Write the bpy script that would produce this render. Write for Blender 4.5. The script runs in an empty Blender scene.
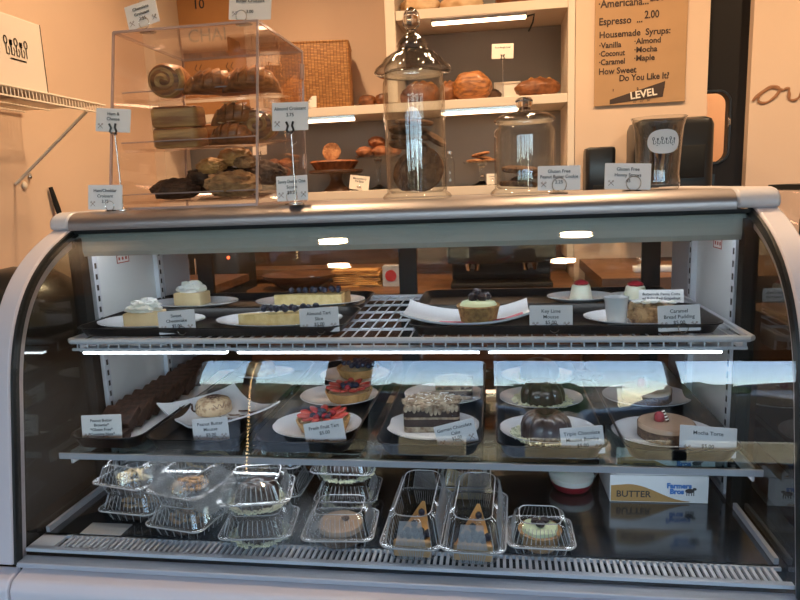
import bpy, bmesh, math, random
from mathutils import Vector, Matrix, noise
random.seed(11)
PI = math.pi
sc = bpy.context.scene
COL = sc.collection
R = math.radians

# ------------------------------------------------------------------ materials
def new_mat(name):
    m = bpy.data.materials.new(name); m.use_nodes = True
    nt = m.node_tree; nt.nodes.clear()
    out = nt.nodes.new('ShaderNodeOutputMaterial')
    return m, nt, out

def pbr(name, col, rough=.5, metal=0., var=.0, scale=30., bump=0., bscale=None, col2=None,
        spec=.5, coat=0., sub=0., emit=None, estr=0., stretch=None, detail=5., ramp=(.35, .65), ao=False):
    m, nt, out = new_mat(name)
    b = nt.nodes.new('ShaderNodeBsdfPrincipled')
    nt.links.new(b.outputs[0], out.inputs[0])
    b.inputs['Base Color'].default_value = (*col, 1)
    b.inputs['Roughness'].default_value = rough
    b.inputs['Metallic'].default_value = metal
    b.inputs['Specular IOR Level'].default_value = spec
    b.inputs['Coat Weight'].default_value = coat
    if sub:
        b.inputs['Subsurface Weight'].default_value = sub
        b.inputs['Subsurface Radius'].default_value = (.01, .006, .004)
    if emit:
        b.inputs['Emission Color'].default_value = (*emit, 1)
        b.inputs['Emission Strength'].default_value = estr
    tc = nt.nodes.new('ShaderNodeTexCoord')
    mp = nt.nodes.new('ShaderNodeMapping')
    nt.links.new(tc.outputs['Object'], mp.inputs[0])
    if stretch: mp.inputs['Scale'].default_value = stretch
    if col2 is None and var:
        col2 = tuple(c * (1 - var) for c in col)
    if col2 is not None:
        n = nt.nodes.new('ShaderNodeTexNoise')
        n.inputs['Scale'].default_value = scale; n.inputs['Detail'].default_value = detail
        nt.links.new(mp.outputs[0], n.inputs['Vector'])
        r = nt.nodes.new('ShaderNodeValToRGB')
        r.color_ramp.elements[0].position = ramp[0]; r.color_ramp.elements[1].position = ramp[1]
        r.color_ramp.elements[0].color = (*col2, 1); r.color_ramp.elements[1].color = (*col, 1)
        nt.links.new(n.outputs['Fac'], r.inputs[0]); nt.links.new(r.outputs[0], b.inputs['Base Color'])
    if bump:
        n2 = nt.nodes.new('ShaderNodeTexNoise')
        n2.inputs['Scale'].default_value = bscale or scale * 2; n2.inputs['Detail'].default_value = 6
        nt.links.new(mp.outputs[0], n2.inputs['Vector'])
        bp = nt.nodes.new('ShaderNodeBump'); bp.inputs['Strength'].default_value = bump
        bp.inputs['Distance'].default_value = .004
        nt.links.new(n2.outputs['Fac'], bp.inputs['Height']); nt.links.new(bp.outputs[0], b.inputs['Normal'])
    return m

def clear(name, tint=(.96, .97, .96), f0=.045, rough=0., edge=(.8, .83, .82), epow=3., bump=0., bscale=60, refl=(1, 1, 1), haze=0.):
    """clear sheet: transparent body, Schlick reflection, tint that deepens at grazing angles (longer path)"""
    m, nt, out = new_mat(name)
    lw = nt.nodes.new('ShaderNodeLayerWeight'); lw.inputs['Blend'].default_value = .5
    p = nt.nodes.new('ShaderNodeMath'); p.operation = 'POWER'; p.inputs[1].default_value = 5.
    # facing output at blend .5 = 1-|cos|
    nt.links.new(lw.outputs['Facing'], p.inputs[0])
    ma = nt.nodes.new('ShaderNodeMath'); ma.operation = 'MULTIPLY_ADD'
    ma.inputs[1].default_value = 1 - f0; ma.inputs[2].default_value = f0
    nt.links.new(p.outputs[0], ma.inputs[0])
    p2 = nt.nodes.new('ShaderNodeMath'); p2.operation = 'POWER'; p2.inputs[1].default_value = epow
    nt.links.new(lw.outputs['Facing'], p2.inputs[0])
    mc = nt.nodes.new('ShaderNodeMix'); mc.data_type = 'RGBA'
    mc.inputs[6].default_value = (*tint, 1); mc.inputs[7].default_value = (*edge, 1)
    nt.links.new(p2.outputs[0], mc.inputs[0])
    t = nt.nodes.new('ShaderNodeBsdfTransparent'); nt.links.new(mc.outputs[2], t.inputs[0])
    g = nt.nodes.new('ShaderNodeBsdfGlossy'); g.inputs['Roughness'].default_value = rough
    g.inputs['Color'].default_value = (*refl, 1)
    if bump:
        tc = nt.nodes.new('ShaderNodeTexCoord'); n = nt.nodes.new('ShaderNodeTexNoise')
        n.inputs['Scale'].default_value = bscale; nt.links.new(tc.outputs['Object'], n.inputs['Vector'])
        bp = nt.nodes.new('ShaderNodeBump'); bp.inputs['Strength'].default_value = bump; bp.inputs['Distance'].default_value = .003
        nt.links.new(n.outputs['Fac'], bp.inputs['Height']); nt.links.new(bp.outputs[0], g.inputs['Normal'])
    mx = nt.nodes.new('ShaderNodeMixShader')
    nt.links.new(ma.outputs[0], mx.inputs[0]); nt.links.new(t.outputs[0], mx.inputs[1]); nt.links.new(g.outputs[0], mx.inputs[2])
    last = mx
    if haze:                                                 # pale diffuse mixed in, stands in for highlights on edges and ribs
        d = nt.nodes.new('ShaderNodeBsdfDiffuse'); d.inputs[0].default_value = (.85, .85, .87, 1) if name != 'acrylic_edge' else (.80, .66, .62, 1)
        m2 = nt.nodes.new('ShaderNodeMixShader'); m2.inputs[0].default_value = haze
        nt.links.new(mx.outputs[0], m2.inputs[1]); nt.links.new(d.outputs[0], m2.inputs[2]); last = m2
    nt.links.new(last.outputs[0], out.inputs[0])
    return m

def emis(name, col, s):
    m, nt, out = new_mat(name)
    e = nt.nodes.new('ShaderNodeEmission'); e.inputs[0].default_value = (*col, 1); e.inputs[1].default_value = s
    nt.links.new(e.outputs[0], out.inputs[0]); return m

def glass(name, col=(1, 1, 1), ior=1.45):
    m, nt, out = new_mat(name)
    g = nt.nodes.new('ShaderNodeBsdfGlass'); g.inputs['IOR'].default_value = ior; g.inputs[0].default_value = (*col, 1)
    g.inputs['Roughness'].default_value = .0
    nt.links.new(g.outputs[0], out.inputs[0]); return m

def wicker_mat():
    m, nt, out = new_mat('wicker')
    b = nt.nodes.new('ShaderNodeBsdfPrincipled'); b.inputs['Roughness'].default_value = .55
    tc = nt.nodes.new('ShaderNodeTexCoord'); mp = nt.nodes.new('ShaderNodeMapping')
    nt.links.new(tc.outputs['Object'], mp.inputs[0])
    br = nt.nodes.new('ShaderNodeTexBrick'); br.inputs['Scale'].default_value = 1
    mp.inputs['Rotation'].default_value = (R(90), 0, 0)
    br.offset = 0.; br.inputs['Brick Width'].default_value = .014; br.inputs['Row Height'].default_value = .006
    br.inputs['Mortar Size'].default_value = .0012; br.inputs['Mortar Smooth'].default_value = .6
    br.inputs['Color1'].default_value = (.62, .28, .08, 1); br.inputs['Color2'].default_value = (.38, .15, .04, 1)
    br.inputs['Mortar'].default_value = (.10, .04, .012, 1)
    nt.links.new(mp.outputs[0], br.inputs['Vector']); nt.links.new(br.outputs['Color'], b.inputs['Base Color'])
    bp = nt.nodes.new('ShaderNodeBump'); bp.inputs['Distance'].default_value = .004; bp.inputs['Strength'].default_value = .8
    bp.invert = True
    nt.links.new(br.outputs['Fac'], bp.inputs['Height']); nt.links.new(bp.outputs[0], b.inputs['Normal'])
    nt.links.new(b.outputs[0], out.inputs[0]); return m

def fog_mat():
    m, nt, out = new_mat('condensation')
    tc = nt.nodes.new('ShaderNodeTexCoord')
    n = nt.nodes.new('ShaderNodeTexNoise'); n.inputs['Scale'].default_value = 14; n.inputs['Detail'].default_value = 3
    nt.links.new(tc.outputs['Object'], n.inputs['Vector'])
    n2 = nt.nodes.new('ShaderNodeTexVoronoi'); n2.inputs['Scale'].default_value = 420
    nt.links.new(tc.outputs['Object'], n2.inputs['Vector'])
    at = nt.nodes.new('ShaderNodeAttribute'); at.attribute_name = 'wet'
    r = nt.nodes.new('ShaderNodeMapRange'); r.inputs[1].default_value = .30; r.inputs[2].default_value = .60
    r.inputs[3].default_value = .45; r.inputs[4].default_value = 1.
    nt.links.new(n.outputs['Fac'], r.inputs[0])
    mul = nt.nodes.new('ShaderNodeMath'); mul.operation = 'MULTIPLY'
    nt.links.new(r.outputs[0], mul.inputs[0]); nt.links.new(at.outputs['Fac'], mul.inputs[1])
    mr = nt.nodes.new('ShaderNodeMapRange'); mr.inputs[1].default_value = .0; mr.inputs[2].default_value = .5
    mr.inputs[3].default_value = 1.; mr.inputs[4].default_value = .65
    nt.links.new(n2.outputs['Distance'], mr.inputs[0])
    mul2 = nt.nodes.new('ShaderNodeMath'); mul2.operation = 'MULTIPLY'
    nt.links.new(mul.outputs[0], mul2.inputs[0]); nt.links.new(mr.outputs[0], mul2.inputs[1])
    d = nt.nodes.new('ShaderNodeBsdfDiffuse'); d.inputs[0].default_value = (.62, .6, .6, 1)
    tl = nt.nodes.new('ShaderNodeBsdfTranslucent'); tl.inputs[0].default_value = (.62, .6, .6, 1)
    a = nt.nodes.new('ShaderNodeMixShader'); a.inputs[0].default_value = .5
    nt.links.new(d.outputs[0], a.inputs[1]); nt.links.new(tl.outputs[0], a.inputs[2])
    t = nt.nodes.new('ShaderNodeBsdfTransparent')
    mx = nt.nodes.new('ShaderNodeMixShader')
    nt.links.new(mul2.outputs[0], mx.inputs[0]); nt.links.new(t.outputs[0], mx.inputs[1]); nt.links.new(a.outputs[0], mx.inputs[2])
    nt.links.new(mx.outputs[0], out.inputs[0]); return m

M = dict(
    wall=pbr('wall_paint', (.70, .505, .37), .7, var=.04, scale=3, bump=.05, bscale=80),
    ledge=pbr('shelf_paint', (.72, .60, .48), .5),
    greyback=pbr('grey_paint', (.235, .215, .20), .6, var=.05, scale=4),
    ceil=pbr('ceiling_paint', (.62, .56, .48), .8),
    walldark=pbr('front_wall_paint', (.30, .25, .20), .8),
    floor=pbr('floor_tile', (.035, .03, .028), .5, var=.4, scale=5),
    frame=pbr('lavender_plastic', (.60, .545, .575), .38),
    panel=pbr('front_panel', (.70, .65, .69), .35, var=.03, scale=2),
    alu=pbr('brushed_aluminium', (.36, .32, .315), .40, metal=.85),
    cap=pbr('cap_plastic', (.60, .56, .57), .3),
    black=pbr('black_plastic', (.012, .012, .013), .3),
    blackmat=pbr('matt_black', (.010, .010, .010), .6, spec=.25),
    door=pbr('door_black', (.010, .007, .006), .5, spec=.25),
    white=pbr('white_enamel', (.74, .76, .78), .35),
    greypaint=pbr('grey_enamel', (.42, .43, .48), .4),
    header=pbr('header_panel', (.43, .43, .39), .4),
    pan=pbr('floor_steel', (.20, .21, .225), .13, metal=.9, var=.25, scale=6, stretch=(1, 5, 1), bump=.02, bscale=20),
    steel=pbr('steel', (.62, .62, .62), .25, metal=1.),
    chrome=pbr('chrome', (.8, .8, .8), .08, metal=1.),
    wire=pbr('coated_wire', (.62, .64, .70), .35),
    creamwire=pbr('cream_wire', (.80, .70, .58), .4),
    gasket=pbr('gasket', (.01, .01, .01), .5),
    tray=pbr('tray_black', (.008, .008, .009), .30, spec=.3),
    china=pbr('china', (.80, .80, .82), .12, spec=.6, coat=.3),
    paper=pbr('paper', (.90, .86, .85), .6),
    card=pbr('card_stock', (.78, .75, .77), .5),
    cardw=pbr('card_warm', (.80, .70, .60), .6),
    ink=pbr('ink', (.03, .03, .035), .6),
    inkb=pbr('brown_ink', (.22, .10, .05), .6),
    kraft=pbr('kraft_board', (.44, .255, .125), .7, var=.08, scale=8),
    kraftd=pbr('kraft_board_dark', (.50, .24, .085), .7, var=.08, scale=8),
    chalk=pbr('board_ink', (.045, .025, .018), .7),
    wood=pbr('dark_wood', (.13, .055, .025), .38, col2=(.06, .024, .012), scale=3, stretch=(2, 14, 14)),
    woodl=pbr('warm_wood', (.19, .085, .038), .4, col2=(.10, .043, .018), scale=3, stretch=(2, 14, 14)),
    wicker=wicker_mat(),
    box=pbr('white_box', (.78, .66, .56), .55),
    crust=pbr('bread_crust', (.27, .095, .03), .45, col2=(.09, .028, .010), scale=26, bump=.5, bscale=60),
    flaky=pbr('flaky_crust', (.50, .19, .05), .42, col2=(.16, .05, .013), scale=16, stretch=(1, 5, 5), bump=.6, bscale=40, coat=.2),
    dough=pbr('pale_dough', (.72, .40, .13), .5, col2=(.36, .14, .035), scale=14, bump=.3, bscale=60),
    scone=pbr('scone', (.52, .30, .13), .75, col2=(.20, .09, .035), scale=38, bump=1., bscale=90),
    dark_loaf=pbr('dark_crust', (.12, .055, .025), .7, col2=(.035, .015, .008), scale=30, bump=.9, bscale=70),
    white_loaf=pbr('floured_loaf', (.72, .52, .32), .7, col2=(.55, .33, .16), scale=14, bump=.3, bscale=50),
    cookie=pbr('cookie', (.26, .12, .05), .8, col2=(.10, .04, .018), scale=70, bump=1., bscale=110),
    cookie2=pbr('ginger_cookie', (.46, .21, .085), .8, col2=(.25, .09, .03), scale=70, bump=1., bscale=110),
    muffin=pbr('muffin', (.38, .13, .045), .6, col2=(.18, .055, .02), scale=40, bump=.8, bscale=70),
    cheese=pbr('cheesecake', (.74, .58, .34), .5, col2=(.64, .46, .24), scale=20, sub=.1),
    cream=pbr('whipped_cream', (.86, .84, .78), .45, sub=.15, bump=.2, bscale=60),
    sponge=pbr('almond_tart', (.76, .60, .30), .7, col2=(.62, .44, .18), scale=60, bump=.4, bscale=120),
    blueb=pbr('blueberry', (.018, .022, .05), .45, var=.5, scale=40),
    graham=pbr('graham_crust', (.48, .27, .10), .8, col2=(.26, .13, .045), scale=120, bump=1., bscale=160),
    lime=pbr('lime_cream', (.66, .76, .50), .4, sub=.1),
    berry=pbr('blackberry', (.02, .010, .018), .3, bump=.6, bscale=180),
    rasp=pbr('raspberry', (.34, .018, .03), .35, bump=.5, bscale=220),
    sauce=pbr('berry_sauce', (.42, .03, .06), .3),
    straw=pbr('strawberry', (.45, .02, .012), .3, col2=(.50, .07, .05), scale=40, spec=.7, coat=.4),
    panna=pbr('panna_cotta', (.84, .80, .64), .3, sub=.2),
    pud=pbr('bread_pudding', (.50, .33, .17), .6, col2=(.13, .06, .03), scale=60, bump=1., bscale=70, ramp=(.35, .55)),
    choc=pbr('chocolate', (.038, .014, .008), .28, var=.2, scale=20, coat=.3),
    brownie=pbr('brownie', (.045, .018, .009), .65, col2=(.028, .010, .005), scale=50, bump=1., bscale=90),
    btop=pbr('brownie_top', (.085, .035, .018), .6, col2=(.022, .009, .005), scale=90, bump=.8, bscale=110),
    frost=pbr('coconut_frosting', (.50, .40, .28), .7, col2=(.20, .12, .07), scale=80, bump=.9, bscale=100),
    shave=pbr('white_chocolate_crumbs', (.86, .84, .60), .6, bump=1., bscale=200),
    mocha=pbr('mocha_glaze', (.50, .33, .22), .22, coat=.4),
    nut=pbr('crushed_nuts', (.16, .085, .04), .8, col2=(.07, .03, .015), scale=160, bump=1., bscale=200),
    drizzle=pbr('choc_drizzle', (.07, .025, .012), .35),
    mousse=pbr('nut_mousse', (.58, .40, .22), .6, col2=(.34, .19, .09), scale=70, ramp=(.42, .52)),
    tart=pbr('tart_shell', (.62, .36, .14), .6, col2=(.46, .24, .08), scale=40),
    pet=clear('clear_plastic', (.97, .975, .98), .06, .08, (.62, .65, .68), 2.5),
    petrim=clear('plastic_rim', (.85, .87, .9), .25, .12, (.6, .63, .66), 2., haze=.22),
    pane=clear('case_glass', (.965, .972, .965), .036, 0., (.8, .85, .82), 3.),
    endpane=clear('end_glass', (.66, .68, .66), .06, 0., (.5, .55, .52), 2.),
    acrylic=clear('acrylic', (.985, .97, .96), .028, .01, (.86, .78, .75), 3.),
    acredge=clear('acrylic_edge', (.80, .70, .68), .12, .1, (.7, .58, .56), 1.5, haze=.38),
    jar=clear('jar_glass', (.955, .96, .95), .05, .0, (.50, .48, .45), 3.),
    petline=clear('plastic_ridge', (.85, .87, .9), .2, .15, (.7, .73, .76), 2., haze=.45),  # white diffuse share imitates bright highlights along the ridges
    puff=pbr('puff_pastry', (.70, .42, .15), .5, col2=(.36, .14, .04), scale=10, stretch=(1, 1, 7), bump=.4, bscale=30),
    lidglass=clear('lid_glass', (.94, .94, .93), .09, .0, (.22, .20, .18), 2.),
    solidglass=glass('solid_glass', (.95, .95, .94)),
    shelfglass=clear('shelf_glass', (.80, .86, .86), .07, 0., (.45, .58, .58), 2.),
    led=emis('led_cool', (.86, .92, 1.), 17.),
    ledw=emis('led_warm', (1., .66, .42), 12.),
    lamp=emis('lamp_warm', (1., .50, .15), 16.),
    beads=emis('light_string', (1., .66, .30), 14.),
    indicator=emis('indicator', (1., .12, .03), 4.),
    butterw=pbr('carton_white', (.80, .80, .82), .4),
    butterb=pbr('carton_gold', (.44, .25, .09), .45),
    blue=pbr('print_blue', (.06, .20, .55), .5),
    grey=pbr('print_grey', (.45, .45, .45), .5),
    red=pbr('red_plastic', (.45, .02, .02), .35),
    copper=pbr('copper_letters', (.30, .13, .055), .5),
    fog=fog_mat(),
    asphalt=pbr('asphalt', (.06, .06, .062), .85, var=.2, scale=4),
    walk=pbr('pavement', (.13, .115, .10), .8, var=.1, scale=3),
    carp=pbr('car_paint', (.02, .022, .026), .35), carw=pbr('car_paint_white', (.70, .72, .74), .25, coat=1.),
    carg=pbr('car_window', (.02, .03, .04), .05),
    tyre=pbr('tyre', (.02, .02, .02), .8),
    stucco=pbr('stucco', (.62, .47, .34), .85, var=.06, scale=5),
    leafm=pbr('foliage', (.07, .11, .035), .7, col2=(.03, .05, .015), scale=6),
    boxpale=pbr('reflected_box_pale', (.85, .66, .38), .6, var=.12, scale=6),
    mull=pbr('window_frame_dark', (.05, .045, .04), .4),
    putty=pbr('latex_glove_pale', (.6, .45, .3), .6),
)

# ------------------------------------------------------------------ mesh builder
class MB:
    def __init__(s): s.v = []; s.f = []; s.mi = []; s.cur = 0
    def add(s, vs, fs, T=None):
        o = len(s.v)
        s.v += [tuple(T @ Vector(p)) if T else tuple(p) for p in vs]
        s.f += [tuple(i + o for i in f) for f in fs]; s.mi += [s.cur] * len(fs); return s
    def box(s, x0, x1, y0, y1, z0, z1, T=None):
        vs = [(x0, y0, z0), (x1, y0, z0), (x1, y1, z0), (x0, y1, z0), (x0, y0, z1), (x1, y0, z1), (x1, y1, z1), (x0, y1, z1)]
        return s.add(vs, [(0, 3, 2, 1), (4, 5, 6, 7), (0, 1, 5, 4), (1, 2, 6, 5), (2, 3, 7, 6), (3, 0, 4, 7)], T)
    def loft(s, rings, caps=True, closed=False, T=None):
        n = len(rings[0]); vs = [p for r in rings for p in r]; fs = []
        m = len(rings)
        for i in range(m if closed else m - 1):
            a, b = i * n, ((i + 1) % m) * n
            for j in range(n):
                k = (j + 1) % n
                fs.append((a + j, a + k, b + k, b + j))
        if caps and not closed:
            fs.append(tuple(range(n))[::-1]); fs.append(tuple((m - 1) * n + j for j in range(n)))
        return s.add(vs, fs, T)
    def rbox(s, w, d, z0, z1, r=.004, n=3, T=None, e=None):
        """rounded slab: rounded in plan by r, softened top and bottom by e"""
        e = r * .5 if e is None else e
        rs = []
        for z, q in ((z0, e), (z0 + e * .3, e * .3), (z0 + e, 0), (z1 - e, 0), (z1 - e * .3, e * .3), (z1, e)):
            rs.append(rr(w - 2 * q, d - 2 * q, max(r - q, .0005), z, n))
        return s.loft(rs, T=T)
    def lathe(s, prof, n=40, sx=1, sy=1, T=None, wob=None):
        rings = []
        for r, z in prof:
            r = max(r, .0002)
            rings.append([((r * (1 + (wob(a, r, z) if wob else 0))) * math.cos(a) * sx, (r * (1 + (wob(a, r, z) if wob else 0))) * math.sin(a) * sy, z)
                          for a in (2 * PI * k / n for k in range(n))])
        return s.loft(rings, T=T)
    def tube(s, pts, rad, n=8, closed=False, T=None):
        pts = [Vector(p) for p in pts]; m = len(pts); rings = []
        up = None
        for i, p in enumerate(pts):
            a = pts[(i - 1) % m] if (i > 0 or closed) else p
            b = pts[(i + 1) % m] if (i < m - 1 or closed) else p
            t = (b - a).normalized()
            if up is None:
                up = Vector((0, 0, 1)) if abs(t.z) < .9 else Vector((0, 1, 0))
            u = (up - t * up.dot(t))
            if u.length < 1e-5: u = t.orthogonal()
            u.normalize(); w = t.cross(u); up = u
            rr_ = rad[i] if isinstance(rad, (list, tuple)) else rad
            rings.append([p + (u * math.cos(c) + w * math.sin(c)) * rr_ for c in (2 * PI * k / n for k in range(n))])
        return s.loft(rings, closed=closed, T=T)
    def blob(s, c, rad, sub=3, amp=.0, freq=20., seed=0., squash=None, T=None):
        bm = bmesh.new(); bmesh.ops.create_icosphere(bm, subdivisions=sub, radius=1)
        rx, ry, rz = rad; vs = []
        for v in bm.verts:
            p = v.co.copy(); d = 1 + amp * noise.fractal(p * freq * .1 + Vector((seed, seed * .7, seed * 1.3)), 1., 2., 3)
            q = Vector((p.x * rx * d, p.y * ry * d, p.z * rz * d))
            if squash is not None and q.z < squash: q.z = squash
            vs.append(q + Vector(c))
        fs = [tuple(v.index for v in f.verts) for f in bm.faces]; bm.free()
        return s.add(vs, fs, T)
    def prism(s, poly, y0, y1, T=None):
        """poly in (x,z) extruded along y"""
        return s.loft([[(x, y0, z) for x, z in poly], [(x, y1, z) for x, z in poly]], T=T)
    def grid(s, fn, nu, nv, T=None):
        vs = [fn(i / nu, j / nv) for j in range(nv + 1) for i in range(nu + 1)]
        fs = [(j * (nu + 1) + i, j * (nu + 1) + i + 1, (j + 1) * (nu + 1) + i + 1, (j + 1) * (nu + 1) + i) for j in range(nv) for i in range(nu)]
        return s.add(vs, fs, T)
    def build(s, name, mats, parent=None, loc=None, rot=None, smooth=True, bevel=0, angle=40, wet=None):
        me = bpy.data.meshes.new(name); me.from_pydata(s.v, [], s.f)
        if not isinstance(mats, (list, tuple)): mats = [mats]
        for m in mats: me.materials.append(M[m])
        for p, i in zip(me.polygons, s.mi): p.material_index = i
        bm = bmesh.new(); bm.from_mesh(me); bmesh.ops.recalc_face_normals(bm, faces=bm.faces); bm.to_mesh(me); bm.free()
        if smooth:
            for p in me.polygons: p.use_smooth = True
            try: me.set_sharp_from_angle(angle=R(angle))
            except Exception: pass
        if wet:
            a = me.attributes.new('wet', 'FLOAT', 'POINT')
            for i, w in enumerate(wet): a.data[i].value = w
        o = bpy.data.objects.new(name, me); COL.objects.link(o)
        if loc: o.location = loc
        if rot: o.rotation_euler = rot
        if parent: o.parent = parent
        if bevel:
            b = o.modifiers.new('bevel', 'BEVEL'); b.width = bevel; b.segments = 2; b.limit_method = 'ANGLE'
        return o

def rr(w, d, r, z, n=4, cx=0, cy=0, side=1, rib=0.):
    """rounded rectangle ring; side = points per straight side, rib = corrugation depth"""
    pts = []; r = min(r, w / 2 - 1e-4, d / 2 - 1e-4)
    cs = [(w / 2 - r, d / 2 - r, 0), (-(w / 2 - r), d / 2 - r, 90), (-(w / 2 - r), -(d / 2 - r), 180), (w / 2 - r, -(d / 2 - r), 270)]
    for i, (x, y, a0) in enumerate(cs):
        for k in range(n + 1):
            a = R(a0 + 90 * k / n); pts.append((cx + x + r * math.cos(a), cy + y + r * math.sin(a), z))
        if side > 1:
            x2, y2, a2 = cs[(i + 1) % 4]
            ea = R(a0 + 90); ex, ey = x + r * math.cos(ea), y + r * math.sin(ea)
            fx, fy = x2 + r * math.cos(R(a2)), y2 + r * math.sin(R(a2))
            for k in range(1, side):
                t = k / side; o = rib * (1 if k % 2 else -1)
                pts.append((cx + ex + (fx - ex) * t + math.cos(ea) * o, cy + ey + (fy - ey) * t + math.sin(ea) * o, z))
    return pts

def tag(o, label=None, cat=None, group=None, kind=None):
    if label: o['label'] = label
    if cat: o['category'] = cat
    if group: o['group'] = group
    if kind: o['kind'] = kind
    return o
def root(name, loc, label, cat, group=None, rz=0):
    o = bpy.data.objects.new(name, None); COL.objects.link(o); o.empty_display_size = .02
    o.location = loc; o.rotation_euler = (0, 0, R(rz)); return tag(o, label, cat, group)
def solo(name, mb, mats, loc, label, cat, group=None, rz=0, rot=None, **k):
    return tag(mb.build(name, mats, None, loc, rot or (0, 0, R(rz)), **k), label, cat, group)
def struct(name, mb, mats, parent=None, **k):
    o = mb.build(name, mats, parent, **k)
    if parent is None: o['kind'] = 'structure'
    return o
def copy_tree(o, parent=None):
    c = o.copy(); COL.objects.link(c)
    if parent: c.parent = parent
    for ch in list(o.children): copy_tree(ch, c)
    return c
def dup(o, loc, label=None, rz=None, scale=None):
    c = copy_tree(o); c.location = loc
    if rz is not None: c.rotation_euler = (0, 0, R(rz))
    if scale: c.scale = scale
    if label: c['label'] = label
    return c
def Tr(x=0, y=0, z=0, rx=0, ry=0, rz=0, s=1):
    return Matrix.Translation((x, y, z)) @ Matrix.Rotation(R(rz), 4, 'Z') @ Matrix.Rotation(R(ry), 4, 'Y') @ Matrix.Rotation(R(rx), 4, 'X') @ Matrix.Scale(s, 4)

def text(name, body, size, mat, parent, T, width=None, align='CENTER', extrude=.0004, shear=0, weight=0):
    cu = bpy.data.curves.new(name, 'FONT'); cu.body = body; cu.size = size; cu.align_x = align; cu.align_y = 'CENTER'
    cu.extrude = extrude; cu.shear = shear; cu.offset = weight; cu.resolution_u = 3
    t = bpy.data.objects.new(name, cu); COL.objects.link(t)
    dg = bpy.context.evaluated_depsgraph_get()
    me = bpy.data.meshes.new_from_object(t.evaluated_get(dg)); bpy.data.objects.remove(t); bpy.data.curves.remove(cu)
    if width and len(me.vertices):
        w = max(v.co.x for v in me.vertices) - min(v.co.x for v in me.vertices)
        if w > width:
            for v in me.vertices: v.co.x *= width / w
    me.transform(T); me.materials.clear(); me.materials.append(M[mat])
    o = bpy.data.objects.new(name, me); COL.objects.link(o)
    if parent: o.parent = parent
    return o
FACE = Matrix.Rotation(R(90), 4, 'X')       # text in XY -> standing, facing -Y

# ------------------------------------------------------------------ camera (horizon just above the case top, slight roll)
Xc = Vector((4250, -58, -640)).normalized()
Dc = Vector((147, 3700, 640)); Dc = (Dc - Xc * Dc.dot(Xc)).normalized()
Fc = Xc.cross(Dc)
cam_d = bpy.data.cameras.new('camera'); cam = bpy.data.objects.new('camera', cam_d); COL.objects.link(cam)
right = Vector((Xc.x, Fc.x, -Dc.x)); down = Vector((Xc.y, Fc.y, -Dc.y)); fwd = Vector((Xc.z, Fc.z, -Dc.z))
cam.matrix_world = Matrix.Translation((0, 0, 1.32)) @ Matrix((right, -down, -fwd)).transposed().to_4x4()
cam_d.sensor_width = 36; cam_d.lens = 36 * 640 / 800; cam_d.clip_start = .02; cam_d.clip_end = 300
sc.camera = cam
sc.view_settings.view_transform = 'Standard'; sc.view_settings.look = 'None'
sc.view_settings.gamma = 1; sc.view_settings.exposure = -.12
cy = sc.cycles
cy.max_bounces = 10; cy.diffuse_bounces = 4; cy.glossy_bounces = 5; cy.transmission_bounces = 8; cy.transparent_max_bounces = 40
cy.caustics_reflective = False; cy.caustics_refractive = False
cy.use_denoising = True; cy.sample_clamp_indirect = 4

# ------------------------------------------------------------------ world and daylight
w = bpy.data.worlds.new('sky'); sc.world = w; w.use_nodes = True
nt = w.node_tree; bg = nt.nodes['Background']
sky = nt.nodes.new('ShaderNodeTexSky'); sky.sky_type = 'NISHITA'; sky.sun_disc = False
sky.sun_elevation = R(42); sky.sun_rotation = R(110); sky.air_density = 1.; sky.dust_density = .6; sky.ozone_density = 1.2
nt.links.new(sky.outputs[0], bg.inputs[0]); bg.inputs[1].default_value = 1.9
def light(name, kind, loc, energy, col, rot=(0, 0, 0), size=.3, sy=None, spread=None, portal=False, **k):
    l = bpy.data.lights.new(name, kind); l.energy = energy; l.color = col
    if kind == 'AREA':
        l.size = size; l.shape = 'DISK'
        if sy: l.shape = 'RECTANGLE'; l.size_y = sy
        if spread: l.spread = R(spread)
        if portal: l.cycles.is_portal = True
    elif kind != 'SUN': l.shadow_soft_size = size
    o = bpy.data.objects.new(name, l); COL.objects.link(o); o.location = loc; o.rotation_euler = rot; return o
s = light('sun', 'SUN', (0, 0, 5), 9., (1, .92, .8)); s.data.angle = R(.6)
s.rotation_euler = Vector((1., .42, .85)).to_track_quat('Z', 'Y').to_euler()

# ------------------------------------------------------------------ room shell
XL, XW, XR, YB, YF, ZC = -1.55, -3.4, 3.0, 3.1, -3.4, 2.75
struct('floor', MB().box(XW - .1, XR + .1, YF - .1, 3.6, -.06, 0), 'floor', smooth=False)
struct('ceiling', MB().box(XW - .1, XR + .1, YF - .1, 3.6, ZC, ZC + .1), 'ceil', smooth=False)
struct('wall_left', MB().box(XL - .1, XL, .6, 3.6, 0, ZC).box(XW - .1, XL - .1, .6, .7, 0, ZC).box(XW - .1, XW, YF - .1, .6, 0, ZC), 'wall', smooth=False)
struct('wall_right', MB().box(XR, XR + .1, YF - .1, 3.6, 0, ZC), 'wall', smooth=False)
wb = MB(); wb.box(XL, .33, YB, YB + .1, 0, ZC)          # deep part behind the shelving
wb.box(.33, .84, 2.8, 3.6, 0, ZC)                   # flush part that carries the menu board
struct('wall_back', wb, 'wall', smooth=False)
wr = MB(); wr.box(1.0, XR, 2.8, 2.92, 0, ZC); wr.box(.84, XR, 3.5, 3.6, 0, ZC)
wr.box(.84, 1.0, 2.8, 2.92, 2.5, ZC)
struct('wall_back.001', wr, 'wall', smooth=False)
struct('trim_1', MB().box(XL, XL + .05, YB - .27, YB, 0, ZC), 'ledge', smooth=False)
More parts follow.
